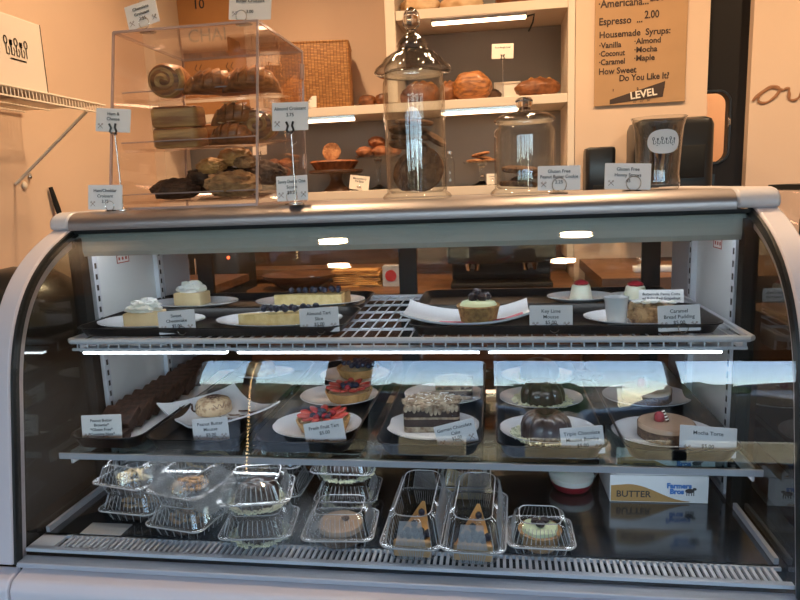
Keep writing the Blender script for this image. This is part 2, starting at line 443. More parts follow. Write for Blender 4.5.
# front wall with the shop window behind the camera
WH = 2.36
wf = MB(); wf.box(XW, XR, YF - .1, YF, 0, .45); wf.box(XW, XR, YF - .1, YF, WH, ZC)
wf.box(XW, -2.75, YF - .1, YF, .45, WH); wf.box(XR - .2, XR, YF - .1, YF, .45, WH); wf.box(-1.45, -1.15, YF - .1, YF, .45, WH)
struct('wall_front', wf, 'walldark', smooth=False)
for n_, (a_, b_, mu) in enumerate(((-2.75, -1.45, (-2.25,)), (-1.15, XR - .2, (-.12, 1.38)))):
    win = MB(); win.box(a_, b_, YF - .09, YF - .01, .45, .51).box(a_, b_, YF - .09, YF - .01, WH - .06, WH)
    for x in (a_, b_ - .05) + mu: win.box(x, x + (.05 if x not in mu else .09), YF - .09, YF - .01, .51, WH - .06)
    wo = struct('window_%d' % (n_ + 1), win, 'mull', smooth=False)
    MB().box(a_ + .02, b_ - .02, YF - .06, YF - .05, .5, WH - .04).build('pane', 'pane', wo, smooth=False)
sl_ = root('light_string', (-2.16, YF + .03, 2.2), 'string of small warm lights hanging in the shop window behind the viewer', 'string lights')
MB().tube([(0, 0, 0), (0, 0, -1.9)], .003, 5).build('cord', 'black', sl_)
bd_ = MB()
for k in range(60): bd_.blob((0, 0, -.03 - k * .031), (.011, .011, .011), 1)
b_ = bd_.build('bulbs', 'beads', sl_); b_['kind'] = 'stuff'

# black door with a rounded light, seen between the two wall pieces
def door():
    hole = rr(.16, .30, .05, 0, 6); outer = [(-.1, -1.5), (.12, -1.5), (.12, 1.2), (-.1, 1.2)]
    mb = MB()
    x0, x1, z0, z1 = .80, 1.0, 0, 2.5
    hx0, hx1, hz0, hz1 = .80, .937, 1.38, 1.655
    y0, y1 = 2.84, 2.88
    mb.box(hx1, x1, y0, y1, z0, z1); mb.box(x0, hx1, y0, y1, z0, hz0); mb.box(x0, hx1, y0, y1, hz1, z1)
    r = .045
    for cz, sg in ((hz1, -1), (hz0, 1)):                # rounded inner corners of the light
        poly = [(hx1, cz)] + [(hx1 - r + r * math.sin(a), cz + sg * (r - r * math.cos(a))) for a in [R(10 * k) for k in range(10)]][::-1]
        mb.prism(poly, y0, y1)
    d = struct('door_1', mb, 'door', smooth=False)
    t = [(hx1 - .12, y0 - .004, hz1 + .004)] + [(hx1 - r + (r + .004) * math.sin(a), y0 - .004, hz1 - r + (r + .004) * math.cos(a)) for a in [R(15 * k) for k in range(7)]]
    t += [(hx1 - r + (r + .004) * math.cos(a), y0 - .004, hz0 + r - (r + .004) * math.sin(a)) for a in [R(15 * k) for k in range(7)]] + [(hx1 - .12, y0 - .004, hz0 - .004)]
    MB().tube(t, .006, 6).build('gasket', 'black', d)
    MB().box(hx1 - .13, hx1 + .002, y0 + .012, y0 + .018, hz0, hz1).build('pane', 'pane', d, smooth=False)
    MB().tube([(hx1 - .004, y0 - .02, 1.55), (hx1 - .004, y0 - .03, 1.545), (hx1 - .004, y0 - .03, 1.525), (hx1 - .004, y0 - .02, 1.52)], .004, 6).build('door_handle', 'steel', d)
door()

# ------------------------------------------------------------------ built-in shelving on the back wall
sh = root('wall_shelving', (0, 2.8, 0), 'cream painted built-in wall shelving holding breads and cake stands behind the case', 'shelving')
MB().box(-1.5, .30, 0, .295, 1.645, 1.682).build('shelf', 'ledge', sh, smooth=False, bevel=.002)
MB().box(-1.5, .30, 0, .295, 1.285, 1.322).build('shelf', 'ledge', sh, smooth=False, bevel=.002)
MB().box(-.40, .30, 0, .295, 2.012, 2.05).build('shelf', 'ledge', sh, smooth=False, bevel=.002)
MB().box(.30, .328, -.004, .295, 1.0, ZC - .01).build('side_panel', 'ledge', sh, smooth=False, bevel=.002)
MB().box(-.445, -.402, 0, .295, 1.684, ZC - .01).build('side_panel', 'ledge', sh, smooth=False, bevel=.002)
bp = MB(); bp.box(-1.5, .30, .285, .297, 1.324, 1.644); bp.box(-.40, .30, .285, .297, 1.684, 2.01); bp.box(-.40, .30, .285, .297, 2.052, 2.6)
bp.build('back_panel', 'greyback', sh, smooth=False)
def led(x0, x1, z, y, nm='led_strip'):
    f = MB().box(x0 - .004, x1 + .004, y - .012, y + .012, z + .002, z + .014).build('light_housing', 'steel', sh, smooth=False)
    MB().box(x0, x1, y - .010, y + .010, z - .008, z + .002).build(nm, 'ledw', f, smooth=False)
led(-.25, .135, 1.998, .03); led(-.83, -.60, 1.631, .02); led(-.22, .125, 1.631, .02); led(-1.42, -1.10, 1.631, .02)
led(-.86, -.58, 1.271, .015); led(-.19, .01, 1.271, .015)
MB().tube([(.14, .04, 2.0), (.17, .05, 2.008), (.165, .06, 1.98), (.15, .10, 1.955)], .004, 6).build('light_cord', 'black', sh)

# wood worktop and splashback behind the doors
bc = root('service_counter', (0, 2.45, 0), 'dark wooden service counter below the wall shelving, seen through the case doors', 'counter')
MB().box(-1.5, .32, .03, .60, 0, .88).build('cabinet', 'wood', bc, smooth=False)
MB().box(-1.5, .32, 0, .62, .882, .92).build('worktop', 'woodl', bc, smooth=False, bevel=.004)
MB().box(-1.5, .32, .60, .63, .922, 1.28).build('splashback', 'woodl', bc, smooth=False)
MB().box(-1.3, -.45, .30, .45, .96, .985).build('rail_shelf', 'woodl', bc, smooth=False)
for x in (-1.25, -.5): MB().box(x, x + .02, .32, .44, .922, .96).build('bracket', 'wood', bc, smooth=False)

# ------------------------------------------------------------------ the refrigerated display case
CX0, CX1 = -.872, .452
dc = root('display_case', (-.21, 1.35, 0), 'curved glass refrigerated bakery display case with lavender grey end frames', 'display case')
def P(mb, name, mat, **k):                                  # part in world coordinates
    o = mb.build(name, mat, dc, **k); o.location = (.21, -1.35, 0); return o
def sub(mb, name, mat, parent, **k):
    return mb.build(name, mat, parent, **k)
def bez(t):
    if t > .62:
        q = (t - .62) / .38; return (1.004 + (.9525 - 1.004) * q, .985 + (.674 - .985) * q)
    p = ((1.24, 1.262), (1.105, 1.216), (1.031, 1.145), (1.004, .985)); t = t / .62; u = 1 - t
    return tuple(u**3 * p[0][i] + 3 * u * u * t * p[1][i] + 3 * u * t * t * p[2][i] + t**3 * p[3][i] for i in (0, 1))
def prof(off, n=40, t0=0., t1=1.):
    o = []
    for k in range(n + 1):
        t = t0 + (t1 - t0) * k / n; y, z = bez(t); a = bez(max(t - .01, 0)); b = bez(min(t + .01, 1))
        ty, tz = b[0] - a[0], b[1] - a[1]; L = math.hypot(ty, tz); ny, nz = tz / L, -ty / L   # outward (-y, +z)
        o.append((y + ny * off, z + nz * off))
    return o
def shell(x0, x1, a, b, n=40, t0=0., t1=1.):
    A, B = prof(a, n, t0, t1), prof(b, n, t0, t1); rings = []
    for (ya, za), (yb, zb) in zip(A, B):
        rings.append([(x0, ya, za), (x1, ya, za), (x1, yb, zb), (x0, yb, zb)])
    return MB().loft(rings)
fg = P(shell(CX0 - .001, CX1 + .001, -.006, 0, 90), 'front_glass', 'pane')
for i, (x0, x1) in enumerate(((CX0 - .042, CX0 - .002), (CX1 + .002, CX1 + .042))):
    fr = P(shell(x0, x1, -.030, .008), 'end_frame', 'frame', bevel=.004)
    g0, g1 = (x1, x1 + .005) if i == 0 else (x0 - .005, x0)
    sub(shell(g0, g1, -.012, .004), 'gasket', 'gasket', fr)
# condensation on the lower left of the glass
wet = []; fm = MB(); NU, NV = 44, 24; T0, T1 = .70, .985
def fogp(u, v):
    t = T0 + (T1 - T0) * v; y, z = bez(t); x = -.70 + .50 * u
    d1 = math.hypot((u - .32) / .30, (v - .42) / .34); d2 = math.hypot((u - .68) / .30, (v - .66) / .22)
    wv = max(0, 1 - d1) * 2.1 + max(0, 1 - d2) * 1.3
    wet.append(min(1, wv) * .70); return (x, y + .0078, z - .001)
fm.grid(fogp, NU, NV)
fo = fm.build('condensation', 'fog', fg, wet=wet); fo['kind'] = 'stuff'
fo['label'] = 'misty condensation patch on the lower left of the front glass'
# top: rounded aluminium counter edge
prof_top = [(1.215, 1.262), (1.213, 1.272), (1.216, 1.282), (1.224, 1.290), (1.236, 1.2955), (1.25, 1.298), (1.80, 1.298), (1.80, 1.262)]
tp = MB().loft([[(x, y, z) for y, z in prof_top] for x in (CX0 + .0, CX1 - .03)])
P(tp, 'counter_top', 'alu', angle=50)
for x0, x1 in ((CX0 - .044, CX0 - .001), (CX1 - .029, CX1 + .044)):
    P(MB().loft([[(x, y + .001, z + .0015) for y, z in prof_top] for x in (x0, x1)]), 'end_cap', 'cap', bevel=.006, angle=50)
P(MB().box(CX0, CX1, 1.226, 1.234, 1.254, 1.2615), 'glass_channel', 'blackmat', smooth=False)
hp = P(MB().loft([[(x, y, z) for y, z in ((1.236, 1.260), (1.234, 1.216), (1.238, 1.206), (1.256, 1.206), (1.256, 1.260))] for x in (CX0 + .006, CX1 - .006)]), 'header_panel', 'header', smooth=False)
hl = P(MB().box(CX0 + .03, CX1 - .03, 1.262, 1.290, 1.244, 1.256), 'light_housing', 'white', smooth=False)
sub(MB().box(CX0 + .04, CX1 - .04, 1.266, 1.286, 1.238, 1.244), 'led_tube', 'led', hl, smooth=False)
# end glass bays, black posts, white side walls
for i, x in enumerate((CX0, CX1)):
    sg = 1 if i == 0 else -1
    rg = prof(-.012, 30) + [(1.235, .682)]
    P(MB().loft([[(xx, y, z) for y, z in rg] for xx in (x - sg * .012, x - sg * .006)]), 'end_glass', 'endpane', smooth=False)
    P(MB().box(min(x - sg * .014, x + sg * .012), max(x - sg * .014, x + sg * .012), 1.222, 1.250, .69, 1.245), 'corner_post', 'blackmat', smooth=False, bevel=.002)
    P(MB().box(min(x, x - sg * .014), max(x, x - sg * .014), 1.250, 1.56, .69, 1.258), 'side_wall', 'white', smooth=False)
    P(MB().box(min(x - sg * .014, x + sg * .010), max(x - sg * .014, x + sg * .010), 1.56, 1.70, .69, 1.258), 'rear_jamb', 'greypaint', smooth=False)
    for y in (1.262, 1.53):
        st = P(MB().box(min(x, x + sg * .012), max(x, x + sg * .012), y, y + .018, .70, 1.205), 'shelf_standard', 'wire', smooth=False)
        sl = MB(); z = .72
        while z < 1.19:
            sl.box(min(x + sg * .0118, x + sg * .0128), max(x + sg * .0118, x + sg * .0128), y + .006, y + .012, z, z + .012)
            z += .024
        sub(sl, 'slots', 'blackmat', st, smooth=False)
    tg = P(MB().box(min(x + sg * .0002, x + sg * .001), max(x + sg * .0002, x + sg * .001), 1.37, 1.42, 1.175, 1.195), 'warning_label', 'paper', smooth=False)
    lm = MB()
    for a, b, c, d in ((1.37, 1.42, 1.175, 1.177), (1.37, 1.42, 1.193, 1.195), (1.37, 1.372, 1.175, 1.195), (1.418, 1.42, 1.175, 1.195)):
        lm.box(min(x + sg * .001, x + sg * .0015), max(x + sg * .001, x + sg * .0015), a, b, c, d)
    for k in range(3): lm.box(min(x + sg * .001, x + sg * .0015), max(x + sg * .001, x + sg * .0015), 1.377 + k * .014, 1.383 + k * .014, 1.182, 1.189)
    sub(lm, 'label_print', 'red', tg, smooth=False)
# floor pan, channel and slotted grille
P(MB().box(CX0 - .01, CX1 + .01, 1.03, 1.70, .66, .690), 'floor_pan', 'pan', smooth=False)
for x in (CX0 + .001, CX1 - .008): P(MB().box(x, x + .007, 1.035, 1.55, .6905, .702), 'floor_trim', 'greypaint', smooth=False)
gr = MB(); gx0, gx1, gy0, gy1, gz = CX0 + .05, CX1 - .01, .985, 1.030, .690
gr.box(CX0, CX1, .978, gy0 + .004, gz - .006, gz); gr.box(CX0, CX1, gy1 - .004, gy1 + .004, gz - .006, gz)
gr.box(CX0, gx0, gy0, gy1, gz - .006, gz)
n = 116
for k in range(n + 1):
    x = gx0 + .012 + (gx1 - gx0 - .02) * k / n
    if 3 <= k <= 9 and False: continue
    gr.box(x, x + .0052, gy0, gy1, gz - .006, gz)
P(gr, 'air_grille', 'wire', smooth=False)
P(MB().box(CX0, CX1, .975, 1.03, .655, .662), 'grille_well', 'gasket', smooth=False)
P(MB().box(-.80, -.715, 1.034, 1.075, .690, .6912), 'floor_sticker', 'grey', smooth=False)
P(MB().box(CX0 + .0, CX1, .950, .978, .668, .678), 'glass_seat', 'greypaint', smooth=False, bevel=.002)
# front panel and body
bd = MB(); bd.loft([[(x, y, z) for y, z in ((.962, .664), (.932, .655), (.922, .640), (.915, .10), (.96, .10))] for x in (-.868, .58)])
P(bd, 'front_panel', 'panel', smooth=False, bevel=.004)
bd = MB(); bd.loft([[(x, y, z) for y, z in ((.962, .664), (.932, .655), (.922, .640), (.915, .10), (.96, .10))] for x in (-1.05, -.872)])
P(bd, 'front_panel', 'panel', smooth=False, bevel=.004)
P(MB().box(-1.0, .56, .97, 1.70, .0, .650), 'body', 'blackmat', smooth=False)
# rear sliding doors
for x0, x1, y in ((-.838, -.212, 1.700), (-.262, .418, 1.714)):
    fm_ = MB(); z0, z1 = .70, 1.25; t = .045; fm_.box(x0, x0 + t, y, y + .012, z0, z1); fm_.box(x1 - t, x1, y, y + .012, z0, z1)
    fm_.box(x0 + t, x1 - t, y, y + .012, z0, z0 + .03); fm_.box(x0 + t, x1 - t, y, y + .012, z1 - .05, z1)
    d = P(fm_, 'sliding_door', 'blackmat', smooth=False)
    sub(MB().box(x0 + t, x1 - t, y + .004, y + .008, z0 + .03, z1 - .05), 'door_pane', 'pane', d, smooth=False)
P(MB().box(CX0, CX1, 1.695, 1.73, 1.250, 1.262).box(CX0, CX1, 1.695, 1.73, .66, .70), 'door_track', 'blackmat', smooth=False)

# upper wire shelf
z = 1.0455; y0, y1, x0, x1 = 1.148, 1.63, CX0 + .016, CX1 - .016
ws = MB(); r = .004
fl = [(x0 + .006, y0, z - .002), (x1 - .006, y0, z - .002), (x1, y0 + .006, z - .002), (x1, y1, z - .002), (x0, y1, z - .002), (x0, y0 + .006, z - .002)]
ws.tube(fl, .006, 8, closed=True)
k = x0 + .02
while k < x1 - .01:
    ws.tube([(k, y0 - .002, z - .016), (k, y0, z), (k, y1, z)], .0017, 5); k += .0225
for yy in (1.16, 1.25, 1.34, 1.43, 1.52, 1.60): ws.tube([(x0, yy, z - .004), (x1, yy, z - .004)], .003, 6)
ws.tube([(x0 + .01, y0 - .003, z - .018), (x1 - .01, y0 - .003, z - .018)], .003, 6)
wsh = P(ws, 'wire_shelf', 'wire')
for a, b in ((-.835, -.523), (-.505, -.03), (-.018, .392)):
    h = P(MB().box(a, b, y0 + .002, y0 + .026, z - .024, z - .018), 'light_housing', 'wire', smooth=False)
    sub(MB().box(a + .003, b - .003, y0 + .008, y0 + .019, z - .030, z - .024), 'led_tube', 'led', h, smooth=False)
for x in (x0 + .002, x1 - .006): P(MB().box(x, x + .004, y0 + .03, y1, z - .03, z - .010), 'shelf_arm', 'wire', smooth=False)
# middle glass shelf
z = .8345
P(MB().box(CX0 + .014, CX1 - .014, 1.085, 1.685, z - .008, z), 'glass_shelf', 'shelfglass', smooth=False)
P(MB().box(CX0 + .014, CX1 - .014, 1.080, 1.0835, z - .0125, z - .001), 'shelf_edge', 'greypaint', smooth=False)
h = P(MB().box(CX0 + .05, CX1 - .05, 1.086, 1.106, z - .0098, z - .0082), 'light_housing', 'wire', smooth=False)  # light strip added under this shelf to brighten the case floor
sub(MB().box(CX0 + .055, CX1 - .055, 1.087, 1.094, z - .0120, z - .0098), 'led_tube', 'led', h, smooth=False)  # added light source, hidden behind the shelf edge
for x in (CX0 + .016, CX1 - .020): P(MB().box(x, x + .004, 1.11, 1.68, z - .035, z - .009), 'shelf_arm', 'wire', smooth=False)

# ------------------------------------------------------------------ serving trays
def tray(w, d, h=.020):
    mb = MB(); r = .035
    mb.loft([rr(w - .03, d - .03, r * .7, 0, 6), rr(w - .028, d - .028, r * .7, .001, 6), rr(w - .008, d - .008, r, h - .004, 6), rr(w, d, r, h - .002, 6), rr(w, d, r, h, 6),
             rr(w - .006, d - .006, r, h, 6), rr(w - .012, d - .012, r, h - .004, 6), rr(w - .032, d - .032, r * .7, .005, 6), rr(w - .04, d - .04, r * .7, .003, 6)])
    return mb
G = 'black serving trays in the display case'
US = 1.0476
t0 = solo('serving_tray', tray(.565, .212), 'tray', (-.573, 1.262, US), 'black tray at the front left of the upper wire shelf under the cheesecake', 'tray', G)
dup(t0, (-.583, 1.482, US), 'black tray at the back left of the upper wire shelf')
dup(t0, (.117, 1.262, US), 'black tray at the front right of the upper wire shelf under the lime tartlet')
dup(t0, (.107, 1.482, US), 'black tray at the back right of the upper wire shelf under the panna cottas')
MS = .8351
t1 = solo('serving_tray', tray(.198, .575, .026), 'tray', (-.592, 1.380, MS), 'black tray on the middle shelf under the square plate of nut mousse', 'tray', G)
dup(t1, (-.368, 1.380, MS), 'black tray on the middle shelf under the three fruit tarts')
dup(t1, (-.128, 1.380, MS), 'black tray on the middle shelf under the layered chocolate cakes')
dup(t1, (.095, 1.380, MS), 'black tray on the middle shelf under the three fluted chocolate domes')
dup(t1, (.318, 1.380, MS), 'black tray on the middle shelf under the mocha tortes')
solo('serving_tray', tray(.158, .575, .026), 'tray', (-.775, 1.380, MS), 'black tray at the left end of the middle shelf under the brownie row', 'tray', G)
UT, MT = US + .0035, MS + .0035       # surfaces inside the trays

# ------------------------------------------------------------------ plates
def plate_mb(rad, sx=1, sy=1, h=.013):
    return MB().lathe([(0, 0), (rad * .55, 0), (rad * .60, .002), (rad * .85, h * .55), (rad, h), (rad * 1.0, h + .0015), (rad * .97, h + .001), (rad * .80, h * .55), (rad * .58, .0045), (0, .004)], 48, sx, sy)
GP = 'white plates in the display case'
def plate(x, y, z, rad, sx, sy, label, rz=0):
    return solo('plate', plate_mb(rad, sx, sy), 'china', (x, y, z), label, 'plate', GP, rz)
plate(-.735, 1.258, UT, .118, 1, .64, 'white oval plate under the front cheesecake on the upper shelf')
plate(-.748, 1.482, UT, .115, 1, .62, 'white oval plate under the cheesecake at the back of the upper shelf')
plate(-.450, 1.262, UT, .135, 1, .58, 'white oval plate under the front slice of blueberry tart')
plate(-.448, 1.484, UT, .135, 1, .60, 'white oval plate under the back slice of blueberry tart')
plate(.270, 1.250, UT, .104, 1, .70, 'white round plate under the bread pudding and cream pitcher')
plate(.190, 1.490, UT, .075, 1, .8, 'white plate under the panna cotta behind the lime tartlet sign', rz=10)
plate(.315, 1.475, UT, .068, 1, .85, 'white plate under the panna cotta hidden by its own sign')
for y, a in ((1.215, 'front'), (1.405, 'middle'), (1.575, 'back')):
    plate(-.368, y, MT, .092, 1, .86, 'white round plate under the %s fruit tart of three' % a)
    plate(.095 + (0 if a != 'back' else .005), y - .005, MT, .092, 1, .82, 'white oval plate under the %s fluted chocolate dome of three' % a)
plate(-.130, 1.220, MT, .094, 1, .86, 'white round plate under the front slice of layered chocolate cake')
plate(-.122, 1.42, MT, .093, 1, .86, 'white round plate under the chocolate cake behind the front slice')
plate(.308, 1.205, MT, .094, 1, .84, 'white round plate under the front mocha torte with a raspberry')
plate(.325, 1.42, MT, .094, 1, .84, 'white round plate under the mocha torte at the back')
plate(-.628, 1.59, MT, .090, 1, .62, 'white oval plate under the nut mousse at the back')

def curved_plate(w, d, h, th=.004, cup=.6):
    """square plate whose two ends sweep upward"""
    def f(u, v, o): 
        x = (u - .5) * w; y = (v - .5) * d; zz = h * (abs(2 * u - 1) ** 2.2) + h * .45 * (abs(2 * v - 1) ** 3) + .0005
        pin = 1 - .10 * (1 - abs(2 * u - 1))
        return (x, y * pin, zz + o)
    mb = MB(); nu, nv = 20, 14
    top = [f(i / nu, j / nv, th) for j in range(nv + 1) for i in range(nu + 1)]; bot = [f(i / nu, j / nv, 0) for j in range(nv + 1) for i in range(nu + 1)]
    q = lambda j, i: j * (nu + 1) + i
    N = len(top); fs = []
    for j in range(nv):
        for i in range(nu):
            fs.append((q(j, i), q(j, i + 1), q(j + 1, i + 1), q(j + 1, i))); fs.append((N + q(j, i), N + q(j + 1, i), N + q(j + 1, i + 1), N + q(j, i + 1)))
    for i in range(nu):
        fs.append((q(0, i), N + q(0, i), N + q(0, i + 1), q(0, i + 1))); fs.append((q(nv, i), q(nv, i + 1), N + q(nv, i + 1), N + q(nv, i)))
    for j in range(nv):
        fs.append((q(j, 0), q(j + 1, 0), N + q(j + 1, 0), N + q(j, 0))); fs.append((q(j, nu), N + q(j, nu), N + q(j + 1, nu), q(j + 1, nu)))
    mb.add(top + bot, fs); return mb, f
mb, f = curved_plate(.245, .150, .022)
o = solo('square_plate', mb, 'china', (-.060, 1.262, UT), 'white rectangular plate with upswept ends holding the lime tartlet', 'plate', GP)
sm = MB()
for y in (-.050, -.042, -.034):
    sm.tube([(x, y + .004 * math.sin(x * 60), f((x / .245) + .5, y / .150 + .5, .0052)[2]) for x in [-.05 + .016 * k for k in range(11)]], [.0026 + .0016 * abs(math.sin(k * 2.3)) for k in range(11)], 6)
sm.build('sauce_smear', 'sauce', o)
mb, f2 = curved_plate(.200, .190, .024)
o = solo('square_plate', mb, 'china', (-.606, 1.270, MT), 'white square plate with upswept corners and chocolate drizzle under the nut mousse', 'plate', GP, rz=-38)
for k in range(5):
    y = -.055 + k * .026
    MB().tube([(x, y + .006 * math.sin(x * 130 + k), f2(x / .200 + .5, y / .190 + .5, .0052)[2]) for x in [.008 + .009 * j for j in range(8)]], [.0014 + .0014 * abs(math.sin(j * 1.7 + k)) for j in range(8)], 5).build('chocolate_drizzle', 'drizzle', o)
    MB().tube([(x, y + .004 * math.sin(x * 150 + k), f2(x / .200 + .5, y / .190 + .5, .0052)[2]) for x in [-.080 + .007 * j for j in range(5)]], [.0014 + .0014 * abs(math.sin(j * 1.7 + k)) for j in range(5)], 5).build('chocolate_drizzle', 'drizzle', o)

# ------------------------------------------------------------------ upper shelf desserts
PL = .0045
def cheesecake(x, y, z, label, rz=0, s=1.):
    r = root('cheesecake_slice', (x, y, z), label, 'cheesecake', 'cheesecakes on the upper shelf', rz)
    MB().rbox(.066 * s, .046 * s, 0, .028 * s, .004).build('cake', 'cheese', r)
    c = MB().blob((0, 0, .036 * s), (.029 * s, .021 * s, .016 * s), 4, .35, 26, x * 9).blob((.010, .002, .044 * s), (.017, .015, .011), 3, .3, 26, 3)
    cr = c.build('whipped_cream', 'cream', r)
    sp = MB(); random.seed(int(abs(x) * 1000))
    for k in range(26):
        a, q = random.random() * 6.28, random.random() ** .5
        px, py = .022 * q * math.cos(a), .016 * q * math.sin(a)
        sp.box(-.0022, .0022, -.0008, .0008, 0, .0010, T=Tr(px, py, .0475 * s + .003 * (1 - q) - .007 * q * q, 20 * random.random(), 20 * random.random(), 360 * random.random()))
    sp.build('chocolate_shavings', 'drizzle', r); return r
cheesecake(-.735, 1.235, UT + PL, 'square cheesecake slice with cream at the front left of the upper shelf', 8, 1.13)
cheesecake(-.757, 1.495, UT + PL, 'square cheesecake slice with cream at the back left of the upper shelf', -6, 1.13)
def berry_mesh(r=.0072):
    return MB().lathe([(0, -r), (r * .7, -r * .75), (r, 0), (r * .85, r * .6), (r * .5, r * .85), (r * .42, r * .98), (r * .25, r * .8), (0, r * .72)], 14)
def tart_slice(x, y, z, L, label, berries, rz=0):
    r = root('blueberry_tart_slice', (x, y, z), label, 'tart slice', 'blueberry almond tart slices', rz)
    top = MB(); rings = []
    for k in range(13):
        t = k / 12; xx = (t - .5) * L; wd = .004 + .026 * t; h = .024 + .003 * t
        rings.append([(xx, -wd, 0), (xx, wd, 0), (xx, wd, h), (xx, -wd, h)])
    top.loft(rings).build('almond_sponge', 'sponge', r, smooth=False, bevel=.0015)
    MB().loft([[(xx, y_, zz) for y_, zz in ((-.032, 0), (.032, 0), (.032, h), (-.032, h))] for xx, h in ((L * .5 - .001, .030), (L * .5 + .007, .033))]).build('crust', 'tart', r, smooth=False, bevel=.002)
    random.seed(int(abs(y) * 77))
    for (t, dy) in berries:
        b = berry_mesh().build('blueberry', 'blueb', r, loc=((t - .5) * L, dy, .0335 + .003 * t), rot=(random.uniform(-.5, .5), random.uniform(-.5, .5), 0))
tart_slice(-.435, 1.235, UT + PL, .185, 'long slice of blueberry almond tart at the front of the upper shelf behind its sign',
           [(.30, 0), (.38, .003), (.45, -.004), (.52, .005), (.56, -.008), (.62, .004), (.68, -.010), (.74, .008), (.82, -.006), (.88, .012)], 0)
tart_slice(-.445, 1.470, UT + PL, .175, 'long slice of blueberry almond tart at the back of the upper shelf',
           [(.25, 0), (.36, .002), (.46, -.004), (.54, .005), (.60, -.008), (.66, .006), (.74, -.010), (.80, .010), (.84, -.004), (.90, .010), (.93, -.012)], 0)
r = root('lime_tartlet', (-.035, 1.232, UT + .0055), 'lime cream tartlet in crumb crust topped with blackberries', 'tartlet')
MB().lathe([(0, 0), (.031, 0), (.034, .004), (.040, .030), (.0425, .036), (.040, .0385), (.036, .034), (.030, .030), (0, .029)], 40, wob=lambda a, r_, z_: .03 * noise.noise(Vector((math.cos(a) * 4, math.sin(a) * 4, z_ * 120)))).build('crumb_crust', 'graham', r)
MB().lathe([(0, .0295), (.030, .0295), (.036, .036), (.031, .043), (.02, .046), (0, .047)], 30, wob=lambda a, r_, z_: .03 * math.sin(a * 7)).build('lime_cream', 'lime', r)
for k, (a, b) in enumerate(((-.010, -.004), (.008, -.006), (0, .009), (.016, .006), (-.002, 0))):
    MB().blob((0, 0, 0), (.0088, .0088, .009), 3, .25, 70, k).build('blackberry', 'berry', r, loc=(a, b, .052 if k < 4 else .060))
def panna(x, y, label):
    r = root('panna_cotta', (x, y, UT + PL), label, 'panna cotta', 'panna cottas on the upper shelf')
    MB().lathe([(0, 0), (.025, 0), (.026, .003), (.020, .032), (.018, .034), (0, .0345)], 32).build('custard', 'panna', r)
    MB().lathe([(0, .0345), (.015, .0345), (.017, .037), (.013, .041), (.005, .045), (0, .0455)], 24, wob=lambda a, r_, z_: .12 * math.sin(a * 7 + z_ * 900)).build('raspberry_topping', 'rasp', r)
panna(.192, 1.492, 'white panna cotta with red berry top at the back between two signs')
panna(.305, 1.462, 'white panna cotta with red berry top partly behind the buttermilk sign')
r = root('cream_pitcher', (.222, 1.218, UT + PL), 'small white porcelain pitcher beside the bread pudding', 'pitcher')
def spout(a, r_, z_): return .22 * max(0, math.cos(a - PI)) ** 6 * max(0, (z_ - .03) / .02)
MB().lathe([(0, 0), (.0165, 0), (.0175, .002), (.0195, .045), (.0215, .052), (.0205, .052), (.0180, .045), (.0160, .004), (0, .003)], 36, wob=spout).build('body', 'china', r)
def pudding_blk():
    mb = MB(); random.seed(5)
    for k in range(26):
        mb.rbox(.022, .018, -.008, .008, .004, 3, T=Tr(random.uniform(-.038, .038), random.uniform(-.018, .018), random.uniform(.009, .030), random.uniform(-30, 30), random.uniform(-30, 30), random.uniform(0, 180)))
    mb.rbox(.085, .045, 0, .030, .006); return mb
r = root('bread_pudding', (.292, 1.232, UT + PL), 'chunky square of bread pudding beside the white pitcher', 'bread pudding')
pudding_blk().build('pudding', 'pud', r)
cm = MB(); random.seed(9)
for k in range(12): cm.blob((random.uniform(-.035, .035), random.uniform(-.015, .015), .040), (.008, .006, .003), 2, .3, 20, k)
cm.build('icing_drops', 'cream', r)

# ------------------------------------------------------------------ middle shelf desserts
solo('paper_liner', MB().grid(lambda u, v: (-.05 + .106 * u, -.262 + .52 * v, .0006 + .010 * max(0, u - .8) * 5 * .3 + .0008 * math.sin(v * 9)), 10, 10), 'paper', (-.765, 1.385, MT), 'white paper liner under the brownie row', 'paper')
random.seed(21)
bw = None
for k in range(13):
    y = 1.182 + k * .036
    if bw is None:
        bw = root('brownie', (0, 0, 0), '', 'brownie', 'brownies lined up on the middle shelf')
        MB().rbox(.072, .056, 0, .022, .003).build('brownie_body', 'brownie', bw)
        MB().rbox(.073, .057, .022, .0255, .003, e=.001).build('brownie_crust', 'btop', bw)
        o = bw
    else: o = copy_tree(bw)
    o.location = (-.790 + .003 * math.sin(k * 2), y + .010, MT + .016)
    o.rotation_euler = (R(26 + random.uniform(-4, 4)), 0, R(random.uniform(-6, 6)))
    o['label'] = 'dark chocolate brownie leaning in the row, at the front behind its sign' if k == 0 else ('dark chocolate brownie at the far back end of the row' if k == 12 else 'dark chocolate brownie leaning within the long row on the left tray')
flat = root('brownie', (-.775, 1.143, MT + .0012), 'dark chocolate brownie lying flat under the peanut butter brownie sign', 'brownie', 'brownies lined up on the middle shelf')
MB().rbox(.055, .030, 0, .018, .004).build('brownie_body', 'brownie', flat)

